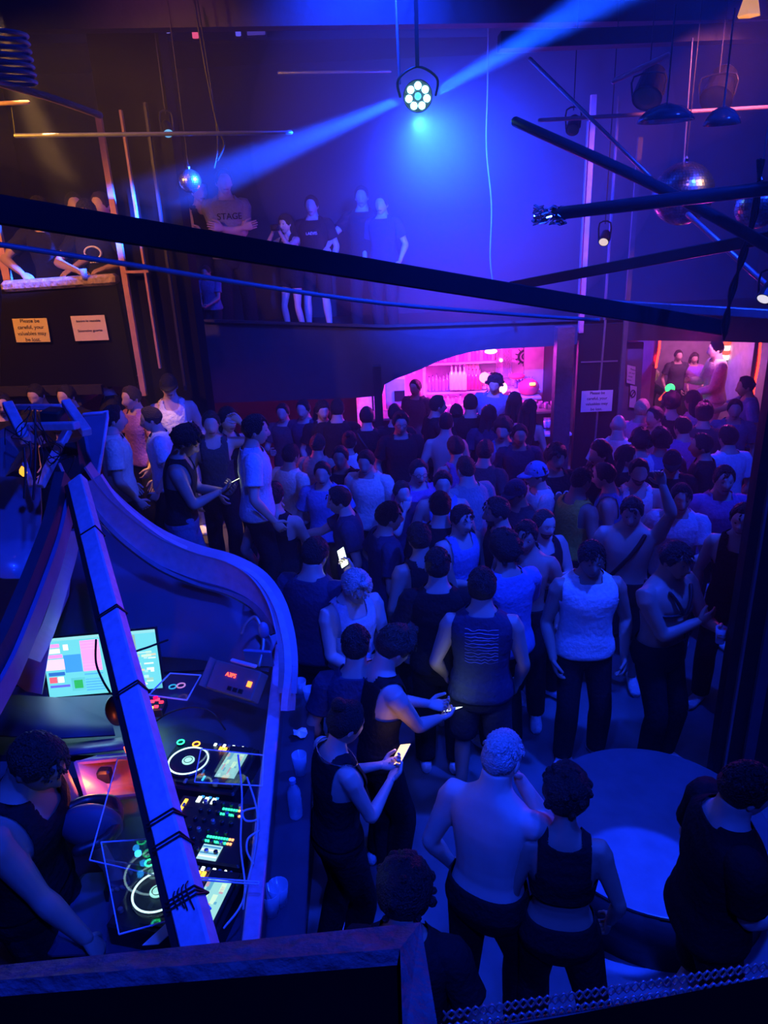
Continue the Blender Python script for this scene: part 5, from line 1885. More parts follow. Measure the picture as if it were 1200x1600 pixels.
m.add(vs, [(0, 1 + k, 1 + (k + 1) % n0) for k in range(n0)])
ob = m.build('tissue', M_PAPER, label='crumpled white tissue on the booth ledge', cat='tissue')
md = ob.modifiers.new('t', 'SOLIDIFY')
md.thickness = .004

# ------------------------------------------------------------------ our own balcony edge
A, B, C_, D_ = pd(-60, 1514, 1.15), pd(657, 1441, 1.2), pd(690, 1640, 1.02), pd(630, 1640, 1.0)
E_, F_ = pd(625, 1482, 1.12), pd(-60, 1536, 1.1)
M_LEDGE = mat('rough_ledge', (.14, .12, .13), .7, bump=1.0, scale=22, var=.3)
m = MB().prism([A, B, E_, F_], (0, -.004, -.03)).prism([B, C_, D_, E_], (0, -.004, -.03))
struct('trim_near_parapet', m, M_LEDGE)
struct('wall_near_parapet', MB().prism([F_ + V((0, 0, -.03)), E_ + V((0, 0, -.03)), D_ + V((0, 0, -.03)), pd(-60, 1640, 1.0) + V((0, 0, -.03))], (0, 0.01, -.9)), mat('matte_black', (.002, .002, .0025), .95, spec=.05))
A, B = pd(690, 1625, 1.3), pd(1260, 1515, 1.3)
struct('wall_near_parapet_right', MB().prism([A, B, pd(1260, 1680, 1.15), pd(690, 1700, 1.15)], (0, .02, -.6)), MATS['matte_black'])
# net along the right parapet
o = thing('rope_net', 'knotted black netting along the bottom right parapet edge', 'net', A)
m = MB()
n = 46
for s in (0, 1):
    pts = []
    for i in range(n):
        t = i / (n - 1)
        p = pd(690 + 560 * t, 1612 - 86 * t, 1.36)
        amp = .012
        pts.append(p + V((0, 0, amp * (1 if (i + s) % 2 else -1) + .006)))
    m.tube(pts, .0028, 5, 3)
    m.tube([q + V((0.005, .01, .022)) for q in pts], .0024, 5, 3)
m.build('mesh_cord', M_STEEL, o, smooth=True)
m = MB().tube([pd(690, 1618, 1.36), pd(900, 1584, 1.36), pd(1260, 1530, 1.36)], .006, 8, 4)
m.build('edge_rope', M_CABLE, o, smooth=True)
# ------------------------------------------------------------------ the crowd


def phone(info, side=1, col=(.8, 1, .75), es=2.5, label='', flip=False, tilt=None, off=.0, dark=False):
    w, fd, n = info['wr'][side]
    c = w + fd * (.105 + off) + n * .020
    X = n.cross(fd).normalized()
    Yv = fd if not flip else (fd * .4 + V((0, 0, 1)) * .8).normalized()
    Zv = X.cross(Yv).normalized()
    hd = info['HT'].translation
    if Zv.dot(n) < 0:
        Zv = -Zv
    c = c + Yv * .02
    o = thing('phone', label, 'phone', c)
    MB().box(c, (.074, .152, .008), X, Yv, Zv, bev=.003).build('case', M_PLAST, o)
    MB().box(c + Zv * .0045, (.068, .142, .0015), X, Yv, Zv).build('screen', glow('ph_%d%d%d' % tuple(int(q * 9) for q in col) + '_%.1f' % es, col, es), o)
    if not dark:
        light('POINT', 'phone_glow', c + Zv * .06, None, .13 * es, col, .03)
    return o


def held_cup(info, side=1, label='', r=.036, h=.11):
    w, fd, n = info['wr'][side]
    c = w + fd * .09 + n * .035
    return MB().lathe([(r * .75, -h * .5), (r, h * .5), (r * .94, h * .5), (r * .7, -h * .45)], c, 16).build('plastic_cup', M_CUP, smooth=True, label=label, cat='cup')


def on_body(sp, x, z, sgn, off, tab=TORSO):
    a, b, y = interp(tab, z)
    a += off
    b += off
    q = min(.999, abs(x / a))
    ct = q ** (1 / .86)
    sn = math.sqrt(max(.02, 1 - ct * ct))
    return sp.pt((x, y + sgn * b * sn ** .86, z))


def strap(front=True, m=M_CABLE, w=.016):
    """crossbody strap as a child"""
    def f(info, child, MB_):
        sp = info['sp']
        pts = []
        for k in range(13):
            t = k / 12
            x = -.11 + .26 * t
            z = 1.445 - .42 * t
            pts.append(on_body(sp, x, z, 1 if front else -1, .026 if z > 1.24 and front else .016))
        mb = MB_().tube(pts, w, 6, 2)
        child('strap', mb, m, 'black crossbody strap')
    return f


def harness(info, child, MB_):
    sp = info['sp']
    mb = MB_()
    for sx in (-1, 1):
        for sgn in (-1, 1):
            pts = []
            for k in range(9):
                t = k / 8
                x = sx * (.10 - .09 * t)
                z = 1.44 - .16 * t
                pts.append(on_body(sp, x, z, sgn, .034 if sgn > 0 else .016))
            mb.tube(pts, .012, 6, 1)
    pts = []
    a, b, y = interp(TORSO, 1.28)
    for k in range(24):
        q = 2 * PI * k / 24
        pts.append(sp.pt(((a + .02) * math.cos(q), (b + .034) * math.sin(q) + y, 1.28)))
    mb.tube(pts, .012, 6, 1, closed=True)
    child('harness', mb, M_CABLE, 'black strap harness')


def necklace(info, child, MB_):
    sp = info['sp']
    pts = []
    for k in range(20):
        q = 2 * PI * k / 20
        z = 1.462 - .04 * max(0, math.sin(q))
        a, b, y = interp(TORSO, z)
        pts.append(sp.pt(((a + .004) * math.cos(q), (b + .004) * math.sin(q) + y, z)))
    child('necklace', MB_().tube(pts, .0035, 5, 1, closed=True), M_CHROME, 'thin silver necklace')


def glasses(info, child, MB_):
    T = info['HT']
    mb = MB_()
    for sx in (-1, 1):
        mb.tube([T @ V((sx * .032 + .024 * math.cos(a * PI / 7), .101, .008 + .019 * math.sin(a * PI / 7))) for a in range(14)], .0022, 5, 1, closed=True)
        mb.tube([T @ V((sx * .056, .099, .012)), T @ V((sx * .082, .06, .012)), T @ V((sx * .084, -.01, .008))], .002, 5, 2)
    mb.tube([T @ V((-.010, .103, .012)), T @ V((.010, .103, .012))], .002, 5)
    child('glasses', mb, M_INK, 'dark framed glasses')


def chest_print(txt=None, ring=False, size=.10, m=M_PAPER, back=False, lines=0, z=1.30):
    def f(info, child, MB_):
        sp = info['sp']
        sgn = -1 if back else 1
        mb = MB_()

        def on(x, zz):
            return on_body(sp, x, zz, sgn, .024)
        if ring:
            mb.tube([on(.075 * math.cos(q * PI / 14), z + .055 * math.sin(q * PI / 14)) for q in range(28)], .010, 6, 1, closed=True)
            for k in range(5):
                mb.tube([on(-.05 + k * .022, z - .095), on(-.04 + k * .022, z - .095)], .005, 5)
        elif lines:
            rr = random.Random(2)
            for k in range(lines):
                zz = z + .11 - k * .022
                mb.tube([on(-.10 + .2 * j / 10, zz + rr.uniform(-.006, .006)) for j in range(11)], .0022, 4, 2)
        if mb.v:
            child('print', mb, m, 'pale print')
        if txt:
            cu = bpy.data.curves.new('t', 'FONT')
            cu.body = txt
            cu.size = size
            cu.align_x = 'CENTER'
            cu.align_y = 'CENTER'
            cu.extrude = .002
            tmp = bpy.data.objects.new('t', cu)
            TS.collection.objects.link(tmp)
            TS.view_layers[0].update()
            me = bpy.data.meshes.new_from_object(tmp.evaluated_get(TS.view_layers[0].depsgraph))
            bpy.data.objects.remove(tmp)
            vs = []
            for v in me.vertices:
                x = v.co.x * (-sgn)
                p = on(x * 1.0, z + v.co.y)
                vs.append(p + sp.rot(z) @ V((0, sgn * v.co.z, 0)))
            mb = MB_()
            mb.v = [tuple(p) for p in vs]
            mb.f = [tuple(p.vertices) for p in me.polygons]
            mb.m = [0] * len(mb.f)
            child('lettering', mb, m, 'pale lettering', smooth=False)
    return f


P = make_person
# --- near the booth
i = P(556, 918, 150, 'person with pale grey hair and light blue tank top looking down beside the booth', 1.70, 'tank', 'paleblue', 'pants', 'black', 'quiff', 'grey', 'low', 'low', 10, 26, skin=4, wd=1.04)
i = P(492, 868, 25, 'person in a navy tee seen from behind, holding the brightest white phone', 1.80, 'tee', 'navy', 'pants', 'black', 'short', 'black', 'relaxed', ((.10, .32, 1.40), (.7, -.5, -1), (-.5, -.6, .6), .8), 6, 14, wd=1.08)
phone(i, 1, (.75, 1, .65), 2.6, 'brightly lit white phone in the hand of the person in the navy tee', off=.02)
P(556, 1010, 5, 'navy tee person seen from behind, between the booth corner and the tall-haired person', 1.70, 'tee', 'navy', 'pants', 'black', 'fade', 'black', 'relaxed', 'low', 4, 8)
i = P(616, 1012, 62, 'person with swept-up tall hair and black tank bending over a phone', 1.74, 'tank', 'black', 'pants', 'black', 'quiff', 'brown', ((.04, .40, 1.16), (.7, -.5, -1), (-.5, -.2, 1), .9), ((.05, .42, 1.14), (.7, -.5, -1), (-.5, -.2, 1), .9), 12, 26, skin=2)
phone(i, 1, (.75, 1, .8), 2.2, 'lit phone with green-white picture held out by the tall-haired person', off=.05)
i = P(540, 1130, 60, 'person with dark pinned-up hair, black top and necklace using a phone at the ledge', 1.66, 'tank', 'black', 'pants', 'black', 'bun', 'black', 'phone', 'phone', 6, 22, fem=True, skin=2, extra=necklace)
phone(i, 1, (1, .55, .3), 1.6, 'phone with an orange-tinted picture held by the person with pinned-up hair', off=.03)
i = P(783, 1186, 35, 'shirtless person with buzzed pale hair in black trousers at the bottom centre', 1.76, 'none', 'black', 'pants', 'black', 'fade', 'grey', 'relaxed', 'mouth', 8, 16, skin=4, wd=1.05, legs=[(-.13, -.12, .085, -30), (.12, .10, .085, 15)])
held_cup(i, 1, 'glass held at the mouth by the shirtless person with buzzed hair')
P(884, 1245, 12, 'person with curly black hair, bare shoulders and long black clothes at the bottom centre right', 1.66, 'crop', 'black', 'pants', 'black', 'curly', 'black', 'down', 'relaxed', 6, 22, fem=True, skin=1, legs=[(-.10, .0, .085, -10), (.26, -.14, .085, 35)])
P(632, 1398, 10, 'dark-haired person just beyond the near ledge, only head and shoulders in view', 1.66, 'tee', 'black', 'pants', 'black', 'big', 'black', 'relaxed', 'relaxed', 6, 18)
P(1165, 1235, 92, 'person in loose black clothes standing at the bottom right corner, pale forearm out', 1.74, 'tee', 'black', 'shorts', 'black', 'short', 'black', 'relaxed', ((.10, .30, 1.10), (.3, -1, -.2), (0, 0, -1), .4), 4, 8, skin=4, wd=1.12)
P(753, 918, 8, 'person in a sleeveless navy top with wavy line print on the back, centre', 1.78, 'sleeveless', 'navy', 'shorts', 'charcoal', 'short', 'black', 'relaxed', 'relaxed', 2, 4, wd=1.05, extra=chest_print(lines=11, back=True, m=mat('print_blue', (.35, .4, .6), .7)))
P(684, 885, 5, 'black tee person with cropped neck seen from behind, left of the wavy-print top', 1.78, 'tee', 'black', 'pants', 'black', 'fade', 'black', 'relaxed', 'relaxed', 2, 6)
P(788, 860, -20, 'person with curly dark hair catching violet light, blue tee, behind the wavy-print top', 1.80, 'tee', 'blue', 'pants', 'black', 'curly', 'black', 'relaxed', 'drink', 2, 6)
P(822, 838, 200, 'shirtless person partly hidden behind the curly dark hair', 1.74, 'none', 'black', 'pants', 'black', 'short', 'black', 'relaxed', 'relaxed', 2, 8, skin=1)
P(608, 808, 75, 'person in profile facing right in dark blue tee, centre of the floor', 1.76, 'tee', 'navy', 'pants', 'black', 'short', 'black', 'hip', 'relaxed', 3, 4)
P(688, 792, 2, 'black tee person with tidy dark hair seen from behind in mid crowd', 1.76, 'tee', 'black', 'pants', 'black', 'short', 'black', 'relaxed', 'drink', 3, 6, wd=1.05)
P(924, 873, 182, 'person in bright white sleeveless shirt facing the camera, right of centre', 1.77, 'sleeveless', 'white', 'pants', 'black', 'short', 'black', 'relaxed', 'relaxed', 0, 12, wd=1.06, skin=1, legs=[(-.13, .02, .085, -25), (.13, .10, .085, 25)])
i = P(1056, 875, 150, 'person wearing a black strap harness and holding a drink beside the right pillar', 1.78, 'none', 'black', 'pants', 'black', 'short', 'black', 'drink', 'fold', 2, 8, wd=1.12, skin=1, extra=harness)
held_cup(i, -1, 'clear cup with a straw held by the person in the harness')
i = P(987, 800, 200, 'shirtless person with a raised arm and a black crossbody strap', 1.76, 'none', 'black', 'shorts', 'black', 'short', 'black', 'raise', 'relaxed', 2, 14, wd=1.08, skin=2, extra=strap())
i = P(850, 818, 155, 'person with thinning hair and black tank top clasping both hands at the chest', 1.72, 'tank', 'black', 'pants', 'black', 'buzz', 'brown', 'clasp', 'clasp', 2, 8, skin=2, wd=1.08, beard=True)
i = P(1064, 778, 205, 'pale blue tee person facing the camera with a cup, right of the raised arm', 1.72, 'tee', 'paleblue', 'pants', 'black', 'short', 'black', 'drink', 'relaxed', 2, 6, skin=2, turn=-15)
held_cup(i, -1, 'cup held by the person in the pale blue tee')
P(1160, 812, 215, 'person with a lit bare shoulder half hidden behind the near right pillar', 1.76, 'tank', 'black', 'pants', 'black', 'short', 'black', 'relaxed', 'relaxed', 2, 6, skin=4)
i = P(838, 742, 262, 'person in a blue peaked cap and white tee facing left', 1.72, 'tee', 'white', 'pants', 'black', 'short', 'black', 'drink', 'relaxed', 3, 2, skin=2, cap='blue')
i = P(868, 716, 170, 'person in black tee with white letters on the chest behind the blue cap', 1.78, 'tee', 'black', 'pants', 'black', 'curly', 'brown', 'relaxed', 'relaxed', 2, 4, extra=chest_print('eee', size=.16, z=1.31), skin=1)
P(908, 752, 60, 'person in a yellow tank top seen from behind', 1.75, 'tank', 'yellow', 'pants', 'black', 'fade', 'black', 'relaxed', 'relaxed', 4, 8, skin=3, wd=1.05)
P(944, 744, 292, 'person in blue tank top leaning in to the yellow tank top wearer', 1.72, 'tank', 'blue', 'pants', 'black', 'short', 'black', 'relaxed', 'relaxed', 6, 6, skin=2)
P(998, 738, 190, 'person with a moustache and white tank top behind the raised arm', 1.74, 'tank', 'white', 'pants', 'black', 'short', 'black', 'relaxed', 'relaxed', 2, 4, skin=2, beard=True)
P(937, 709, 255, 'person with black hair and pink-lit face in front of the notice panel', 1.74, 'tee', 'black', 'pants', 'black', 'bob', 'black', 'relaxed', 'relaxed', 2, 4, skin=2)
P(1131, 750, 188, 'person in purple tee facing the camera beside the near right pillar', 1.75, 'tee', 'purple', 'pants', 'black', 'short', 'black', 'relaxed', 'relaxed', 2, 2, skin=2)
P(1096, 697, 290, 'person in black tee in profile facing left below the neon doorway', 1.75, 'tee', 'black', 'pants', 'black', 'short', 'black', 'relaxed', 'relaxed', 2, 4, skin=1)
P(1137, 684, 350, 'person with dark hair and blue-grey shirt seen from behind near the right neon tube', 1.76, 'tee', 'paleblue', 'pants', 'black', 'short', 'black', 'relaxed', 'relaxed', 2, 2)
P(1050, 722, 200, 'person wearing a glittering black cap in front of the neon doorway crowd', 1.66, 'tee', 'black', 'pants', 'black', 'short', 'black', 'relaxed', 'relaxed', 2, 14, cap='black')
P(1000, 690, 10, 'dark round-haired person in white tee, left one of the pair in front of the doorway', 1.72, 'tee', 'paleblue', 'pants', 'black', 'curly', 'black', 'relaxed', 'relaxed', 2, 2)
P(1032, 689, 5, 'dark round-haired person in blue tee, right one of the pair in front of the doorway', 1.72, 'tee', 'blue', 'pants', 'black', 'curly', 'black', 'relaxed', 'relaxed', 2, 2)
P(1066, 668, 340, 'person in violet tee behind the pair with round dark hair', 1.70, 'tee', 'purple', 'pants', 'black', 'short', 'black', 'relaxed', 'relaxed', 2, 2)
P(966, 665, 20, 'person with a shaved pale head and white tee right of the notice panel', 1.76, 'tee', 'white', 'pants', 'black', 'bald', 'black', 'relaxed', 'relaxed', 4, 10, skin=2)
P(1003, 640, 30, 'person with pink-rimmed light hair left of the doorway', 1.72, 'tee', 'pink', 'pants', 'black', 'short', 'blond', 'relaxed', 'relaxed', 2, 2)
P(1022, 652, 250, 'person with brown hair turned left in the doorway crowd', 1.70, 'tee', 'grey', 'pants', 'black', 'short', 'brown', 'relaxed', 'relaxed', 2, 2)
P(1048, 630, 5, 'person with a round black hairdo just in front of the neon room', 1.72, 'tank', 'black', 'pants', 'black', 'big', 'black', 'relaxed', 'relaxed', 2, 2)
P(1082, 627, 330, 'person with dark fringe and pink top at the centre of the doorway', 1.70, 'tee', 'pink', 'pants', 'black', 'bob', 'black', 'relaxed', 'relaxed', 2, 2)
P(1100, 648, 20, 'person with piled-up dark hair in front of the pink top wearer', 1.74, 'tee', 'charcoal', 'pants', 'black', 'quiff', 'black', 'relaxed', 'relaxed', 2, 2)
P(1165, 604, 280, 'person in blue tee edged by red neon light at the right of the doorway', 1.80, 'tee', 'blue', 'pants', 'black', 'short', 'black', 'relaxed', 'forward', 4, 6)
P(1148, 640, 200, 'person in denim-blue shirt right of the piled-up dark hair', 1.70, 'tee', 'denim', 'pants', 'black', 'short', 'black', 'relaxed', 'relaxed', 2, 2)
P(978, 716, 100, 'person in black top squeezed between the notice panel and the round-haired pair', 1.68, 'tee', 'black', 'pants', 'black', 'bob', 'black', 'relaxed', 'relaxed', 2, 4)
# neon room people
i = P(1118, 546, 275, 'tall person in a long white tunic standing raised inside the neon room', 1.72, 'long', 'white', 'pants', 'white', 'short', 'black', 'low', 'drink', 2, 6, Yp=10.3, base=.28, skin=2, wd=1.05)
i = P(1022, 588, 70, 'person with fair hair and black top reaching out with a green light', 1.62, 'tee', 'black', 'pants', 'black', 'bob', 'blond', 'relaxed', 'forward', 10, 20, Yp=11.0, base=.28, skin=4)
g_ = at(1047, 607, Y=10.6)
o = thing('light_stick', 'glowing green-tipped red light stick in the neon room', 'light stick', g_)
MB().ball(g_, (.07, .05, .07), 14, 10).build('green_tip', glow('green_tip', (.02, 1, .12), 3), o, smooth=True)
MB().tube([g_ + V((-.04, 0, -.05)), at(1031, 624, Y=10.55)], .022, 8).build('red_handle', glow('red_handle', (1, .06, .03), 1.2), o, smooth=True)
P(1060, 556, 180, 'blurred person in dark clothes at the back left of the neon room', 1.66, 'tee', 'charcoal', 'pants', 'black', 'short', 'brown', 'relaxed', 'relaxed', 0, 4, Yp=12.1, base=.28, skin=2)
P(1085, 560, 190, 'blurred person in a mauve top between the dark-clothed one and the white tunic', 1.62, 'tee', 'purple', 'pants', 'black', 'bob', 'brown', 'relaxed', 'relaxed', 0, 4, Yp=12.1, base=.28, skin=2)
# --- in front of the bar
P(649, 606, 215, 'bartender in a striped dark tee at the left end of the shelves', 1.68, 'tee', 'charcoal', 'pants', 'black', 'short', 'black', 'relaxed', 'relaxed', 2, 4, skin=2)
P(684, 634, 75, 'person in a black tee facing right with the bar glow on the neck', 1.78, 'tee', 'black', 'pants', 'black', 'short', 'black', 'relaxed', 'low', 2, 4, skin=1)
P(626, 662, 175, 'person with glasses in a black tee facing the camera right of the slim column', 1.78, 'tee', 'black', 'pants', 'black', 'quiff', 'black', 'relaxed', 'relaxed', 2, 4, skin=1, extra=glasses)
P(697, 662, 10, 'shirtless person seen from behind in front of the bottle shelves', 1.76, 'none', 'black', 'pants', 'black', 'fade', 'black', 'relaxed', 'relaxed', 2, 4, skin=2)
P(713, 646, 5, 'small dark-haired head showing between shirtless back and black tee at the bar', 1.66, 'tee', 'black', 'pants', 'black', 'short', 'black', 'relaxed', 'relaxed', 2, 4)
P(735, 632, 5, 'broad person in a black tee seen from behind at the middle of the bar', 1.78, 'tee', 'black', 'pants', 'black', 'short', 'black', 'relaxed', 'relaxed', 2, 4, wd=1.1)
P(773, 600, 195, 'person in a patterned shirt standing before the pink globe lamps', 1.84, 'tee', 'denim', 'pants', 'black', 'curly', 'black', 'relaxed', 'relaxed', 2, 14, side=-6, skin=1)
P(764, 650, 10, 'dark-haired person in a navy tee below the patterned shirt', 1.70, 'tee', 'navy', 'pants', 'black', 'bob', 'black', 'relaxed', 'relaxed', 2, 4)
P(804, 628, 15, 'person with long dark hair facing the bar below the poster', 1.70, 'tee', 'black', 'pants', 'black', 'long', 'black', 'relaxed', 'relaxed', 2, 4, fem=True)
P(827, 640, 30, 'person with long straight dark hair and one lit bare arm at the bar end', 1.70, 'tank', 'black', 'pants', 'black', 'long', 'black', 'relaxed', 'relaxed', 2, 4, fem=True, skin=2)
P(786, 672, 200, 'person with tousled hair rimmed pink and a bare lit arm in front of the bar', 1.74, 'tank', 'blue', 'pants', 'black', 'big', 'brown', 'hip', 'relaxed', 2, 6, skin=2)
P(812, 680, 185, 'person facing the camera in dark blue tee right of the tousled hair', 1.70, 'tee', 'navy', 'pants', 'black', 'short', 'black', 'relaxed', 'relaxed', 2, 6, skin=1)
P(712, 700, 340, 'person with dark hair and violet tank top in front of the shirtless back', 1.72, 'tank', 'purple', 'pants', 'black', 'short', 'black', 'relaxed', 'relaxed', 2, 6, skin=1)
P(727, 734, -30, 'person with faded haircut, grey tee and chain seen from behind over the shoulder', 1.76, 'tee', 'grey', 'pants', 'black', 'fade', 'brown', 'relaxed', 'relaxed', 2, 4, skin=2, wd=1.08, extra=necklace)
i = P(654, 738, 165, 'person with glasses and mauve tee looking towards the faded haircut', 1.72, 'tee', 'purple', 'pants', 'black', 'short', 'black', 'relaxed', 'drink', 2, 6, skin=2, extra=glasses)
held_cup(i, 1, 'cup held by the person with glasses and mauve tee')
P(692, 756, 182, 'person with neat dark hair and blue tank top looking at the camera', 1.72, 'tank', 'blue', 'pants', 'black', 'short', 'black', 'relaxed', 'relaxed', 2, 6, skin=2)
i = P(628, 770, 160, 'small person lifting a clear cup to the face, left of the neat dark hair', 1.58, 'tee', 'navy', 'pants', 'black', 'short', 'brown', 'relaxed', 'mouth', 2, 4, skin=2)
held_cup(i, 1, 'clear cup lifted to the face of the small person')
P(776, 800, 265, 'bearded person with dark hair facing left, deep in the crowd', 1.74, 'tee', 'black', 'pants', 'black', 'short', 'black', 'relaxed', 'relaxed', 2, 6, skin=1, beard=True)
P(806, 770, 240, 'person in dark cap right of the bearded one', 1.68, 'tee', 'charcoal', 'pants', 'black', 'short', 'black', 'relaxed', 'relaxed', 2, 12, skin=1, cap='navy')
P(722, 812, 150, 'person with tan face turned to the black tee wearer in mid crowd', 1.70, 'tank', 'blue', 'pants', 'black', 'short', 'black', 'relaxed', 'drink', 2, 8, skin=2)
P(655, 842, 340, 'person in black tank top with light shoulder left of the neck-cut black tee', 1.72, 'tank', 'black', 'pants', 'black', 'short', 'black', 'relaxed', 'relaxed', 2, 6, skin=1)
P(758, 706, 30, 'person in dark shirt between the grey tee and the tousled hair', 1.72, 'tee', 'charcoal', 'pants', 'black', 'short', 'black', 'relaxed', 'relaxed', 2, 6)
# --- left half of the floor
P(617, 647, 10, 'dark-haired person standing right behind the slim column', 1.72, 'tee', 'black', 'pants', 'black', 'short', 'black', 'relaxed', 'relaxed', 2, 4)
P(573, 652, 2, 'person with a crossbody strap in front of the pink display window', 1.74, 'tee', 'black', 'pants', 'black', 'short', 'black', 'relaxed', 'relaxed', 2, 4, extra=strap(False))
P(527, 640, 5, 'person in black tee with back turned, left of the display window', 1.78, 'tee', 'black', 'pants', 'black', 'short', 'black', 'relaxed', 'hip', 2, 4, wd=1.05)
P(504, 642, 160, 'person with pink-lit cheek under the gallery edge', 1.74, 'tee', 'black', 'pants', 'black', 'bob', 'black', 'relaxed', 'relaxed', 2, 4, skin=2)
P(474, 640, 200, 'person in dark shirt with pink-lit face, second from the display window under the gallery', 1.76, 'tee', 'navy', 'pants', 'black', 'short', 'black', 'relaxed', 'relaxed', 2, 4, skin=2)
P(442, 645, 190, 'person holding a small drink near the gallery edge, left of the pink-lit faces', 1.70, 'tee', 'charcoal', 'pants', 'black', 'short', 'black', 'relaxed', 'drink', 2, 4, skin=2)
P(497, 695, 20, 'person in brown-grey tee behind the group with cups', 1.66, 'tee', 'khaki', 'pants', 'black', 'short', 'brown', 'relaxed', 'relaxed', 2, 4, skin=1)
P(455, 712, 40, 'person with black hair and cream tee, back half turned', 1.70, 'tee', 'cream', 'pants', 'black', 'short', 'black', 'relaxed', 'relaxed', 2, 4, skin=1)
P(504, 740, 185, 'person with blurred light face and blue shirt behind the raised cup', 1.68, 'tee', 'blue', 'pants', 'black', 'short', 'brown', 'relaxed', 'relaxed', 2, 4, skin=4)
P(532, 715, 190, 'person with dark skin-toned face and black tee left of the cream shirts', 1.70, 'tee', 'black', 'pants', 'black', 'short', 'black', 'relaxed', 'relaxed', 2, 4, skin=3)
P(572, 722, 200, 'person in a cream tee turned to the camera below the display window', 1.72, 'tee', 'cream', 'pants', 'black', 'short', 'black', 'relaxed', 'relaxed', 3, 12, skin=2)
P(546, 690, 10, 'person in pale top with dark ponytail below the display window', 1.66, 'tee', 'white', 'pants', 'black', 'bun', 'black', 'relaxed', 'relaxed', 2, 4, fem=True)
i = P(530, 782, 268, 'person in dark blue tee stretching an arm left with a drink', 1.72, 'tee', 'navy', 'pants', 'black', 'short', 'black', 'relaxed', 'forward', 6, 8, skin=2)
held_cup(i, 1, 'clear cup at the end of the stretched arm in dark blue')
P(428, 775, 12, 'person in black racerback tank with bare lit shoulder seen from behind', 1.74, 'tank', 'black', 'pants', 'black', 'short', 'black', 'relaxed', 'drink', 2, 2, skin=2, wd=1.05)
P(399, 672, 80, 'person in grey-blue tee in profile facing right', 1.78, 'tee', 'paleblue', 'pants', 'black', 'short', 'black', 'relaxed', 'relaxed', 2, 6, skin=2, base=.6)
P(356, 656, 140, 'person with long dark hair and pink-lit cheek left of the grey-blue tee', 1.66, 'tank', 'black', 'pants', 'black', 'long', 'black', 'relaxed', 'relaxed', 2, 6, fem=True, skin=2, base=.6)
P(330, 662, 170, 'person with a bare pink-lit arm between the cap wearer and the long dark hair', 1.66, 'tank', 'charcoal', 'pants', 'black', 'short', 'brown', 'bentup', 'relaxed', 2, 6, skin=2, base=.6)
i = P(291, 690, 82, 'person in black tank top looking down at a phone at the left of the floor', 1.76, 'tank', 'black', 'pants', 'denim', 'curly', 'black', 'phone', 'phone', 8, 26, skin=1, base=.6)
phone(i, 1, (.9, 1, .6), 2.2, 'lit phone held by the person in black tank top at the left of the floor', off=.05)
P(264, 604, 168, 'person in black peaked cap and bright white tank top, lit amber at left', 1.80, 'tank', 'white', 'pants', 'grey', 'short', 'black', 'relaxed', 'relaxed', 0, 6, skin=4, cap='black', base=.6)
P(236, 655, 255, 'person with brown hair and pale tee in front of the white tank top', 1.66, 'tee', 'paleblue', 'pants', 'black', 'short', 'brown', 'relaxed', 'relaxed', 2, 10, skin=2, base=.6)
P(178, 655, 70, 'broad person with black hair and pale grey tee beside the blue upright board', 1.76, 'tee', 'cream', 'pants', 'black', 'short', 'black', 'relaxed', 'relaxed', 2, 4, skin=2, wd=1.06, base=.6)
P(205, 622, 220, 'person with amber-violet face behind the broad pale grey tee', 1.72, 'tee', 'purple', 'pants', 'black', 'short', 'brown', 'relaxed', 'relaxed', 2, 4, skin=2, base=.6)
P(162, 600, 250, 'person with an amber-lit forehead under the left gallery', 1.76, 'tee', 'black', 'pants', 'black', 'short', 'black', 'relaxed', 'relaxed', 2, 8, skin=2, base=.6)
P(104, 620, 200, 'person with amber cheek behind the top of the canopy frame', 1.74, 'tee', 'black', 'pants', 'black', 'short', 'black', 'relaxed', 'relaxed', 2, 8, skin=2, base=.6)
P(57, 618, 190, 'person with an amber-lit face looking down behind the canopy frame', 1.74, 'tee', 'black', 'pants', 'black', 'short', 'black', 'relaxed', 'relaxed', 2, 18, skin=2, base=.6)
P(4, 632, 160, 'person at the left edge with glasses and amber-lit face', 1.72, 'tee', 'black', 'pants', 'black', 'short', 'black', 'relaxed', 'relaxed', 2, 8, skin=2, extra=glasses, base=.6)
# --- gallery across the room
i = P(446, 350, 215, 'person in black top and shorts taking a picture on the far gallery', 1.66, 'crop', 'black', 'hotpants', 'black', 'long', 'black', 'photo', 'photo', 2, 4, Yp=11.3, base=DZ, fem=True, skin=4, fine=True, shoes='black')
w_ = (i['wr'][1][0] + i['wr'][-1][0]) / 2 + V((0, -.05, .06))
o = thing('camera', 'black camera held up by the person in shorts on the far gallery', 'camera', w_)
MB().box(w_, (.13, .05, .085), bev=.01).build('body', M_PLAST, o)
MB().lathe([(.03, 0), (.03, .05), (.024, .055)], w_ + V((0, -.02, 0)), 16, V((1, 0, 0)), V((0, 0, 1)), V((0, -1, 0))).build('lens', M_PLAST, o)
light('SPOT', 'gallery_face_light', (.2, 9.2, 4.6), at(446, 352, Y=11.3), 30, (1, .75, .8), .05, 9, .6)
i = P(350, 285, 160, 'person in a grey tee with arched lettering on the far gallery', 1.84, 'tee', 'grey', 'pants', 'black', 'short', 'black', 'fold', 'fold', 0, 4, Yp=11.0, base=DZ, skin=2, extra=chest_print('STAGE', size=.085, m=M_INK))
P(312, 300, 150, 'person with folded arms at the left of the far gallery', 1.78, 'tank', 'black', 'pants', 'black', 'short', 'black', 'fold', 'fold', 0, 4, Yp=11.2, base=DZ, skin=2)
P(487, 322, 190, 'person in black lettered tee right of the picture taker', 1.76, 'tee', 'black', 'shorts', 'black', 'short', 'black', 'relaxed', 'relaxed', 0, 4, Yp=11.5, base=DZ, skin=2, extra=chest_print('LAEVIS', size=.05))
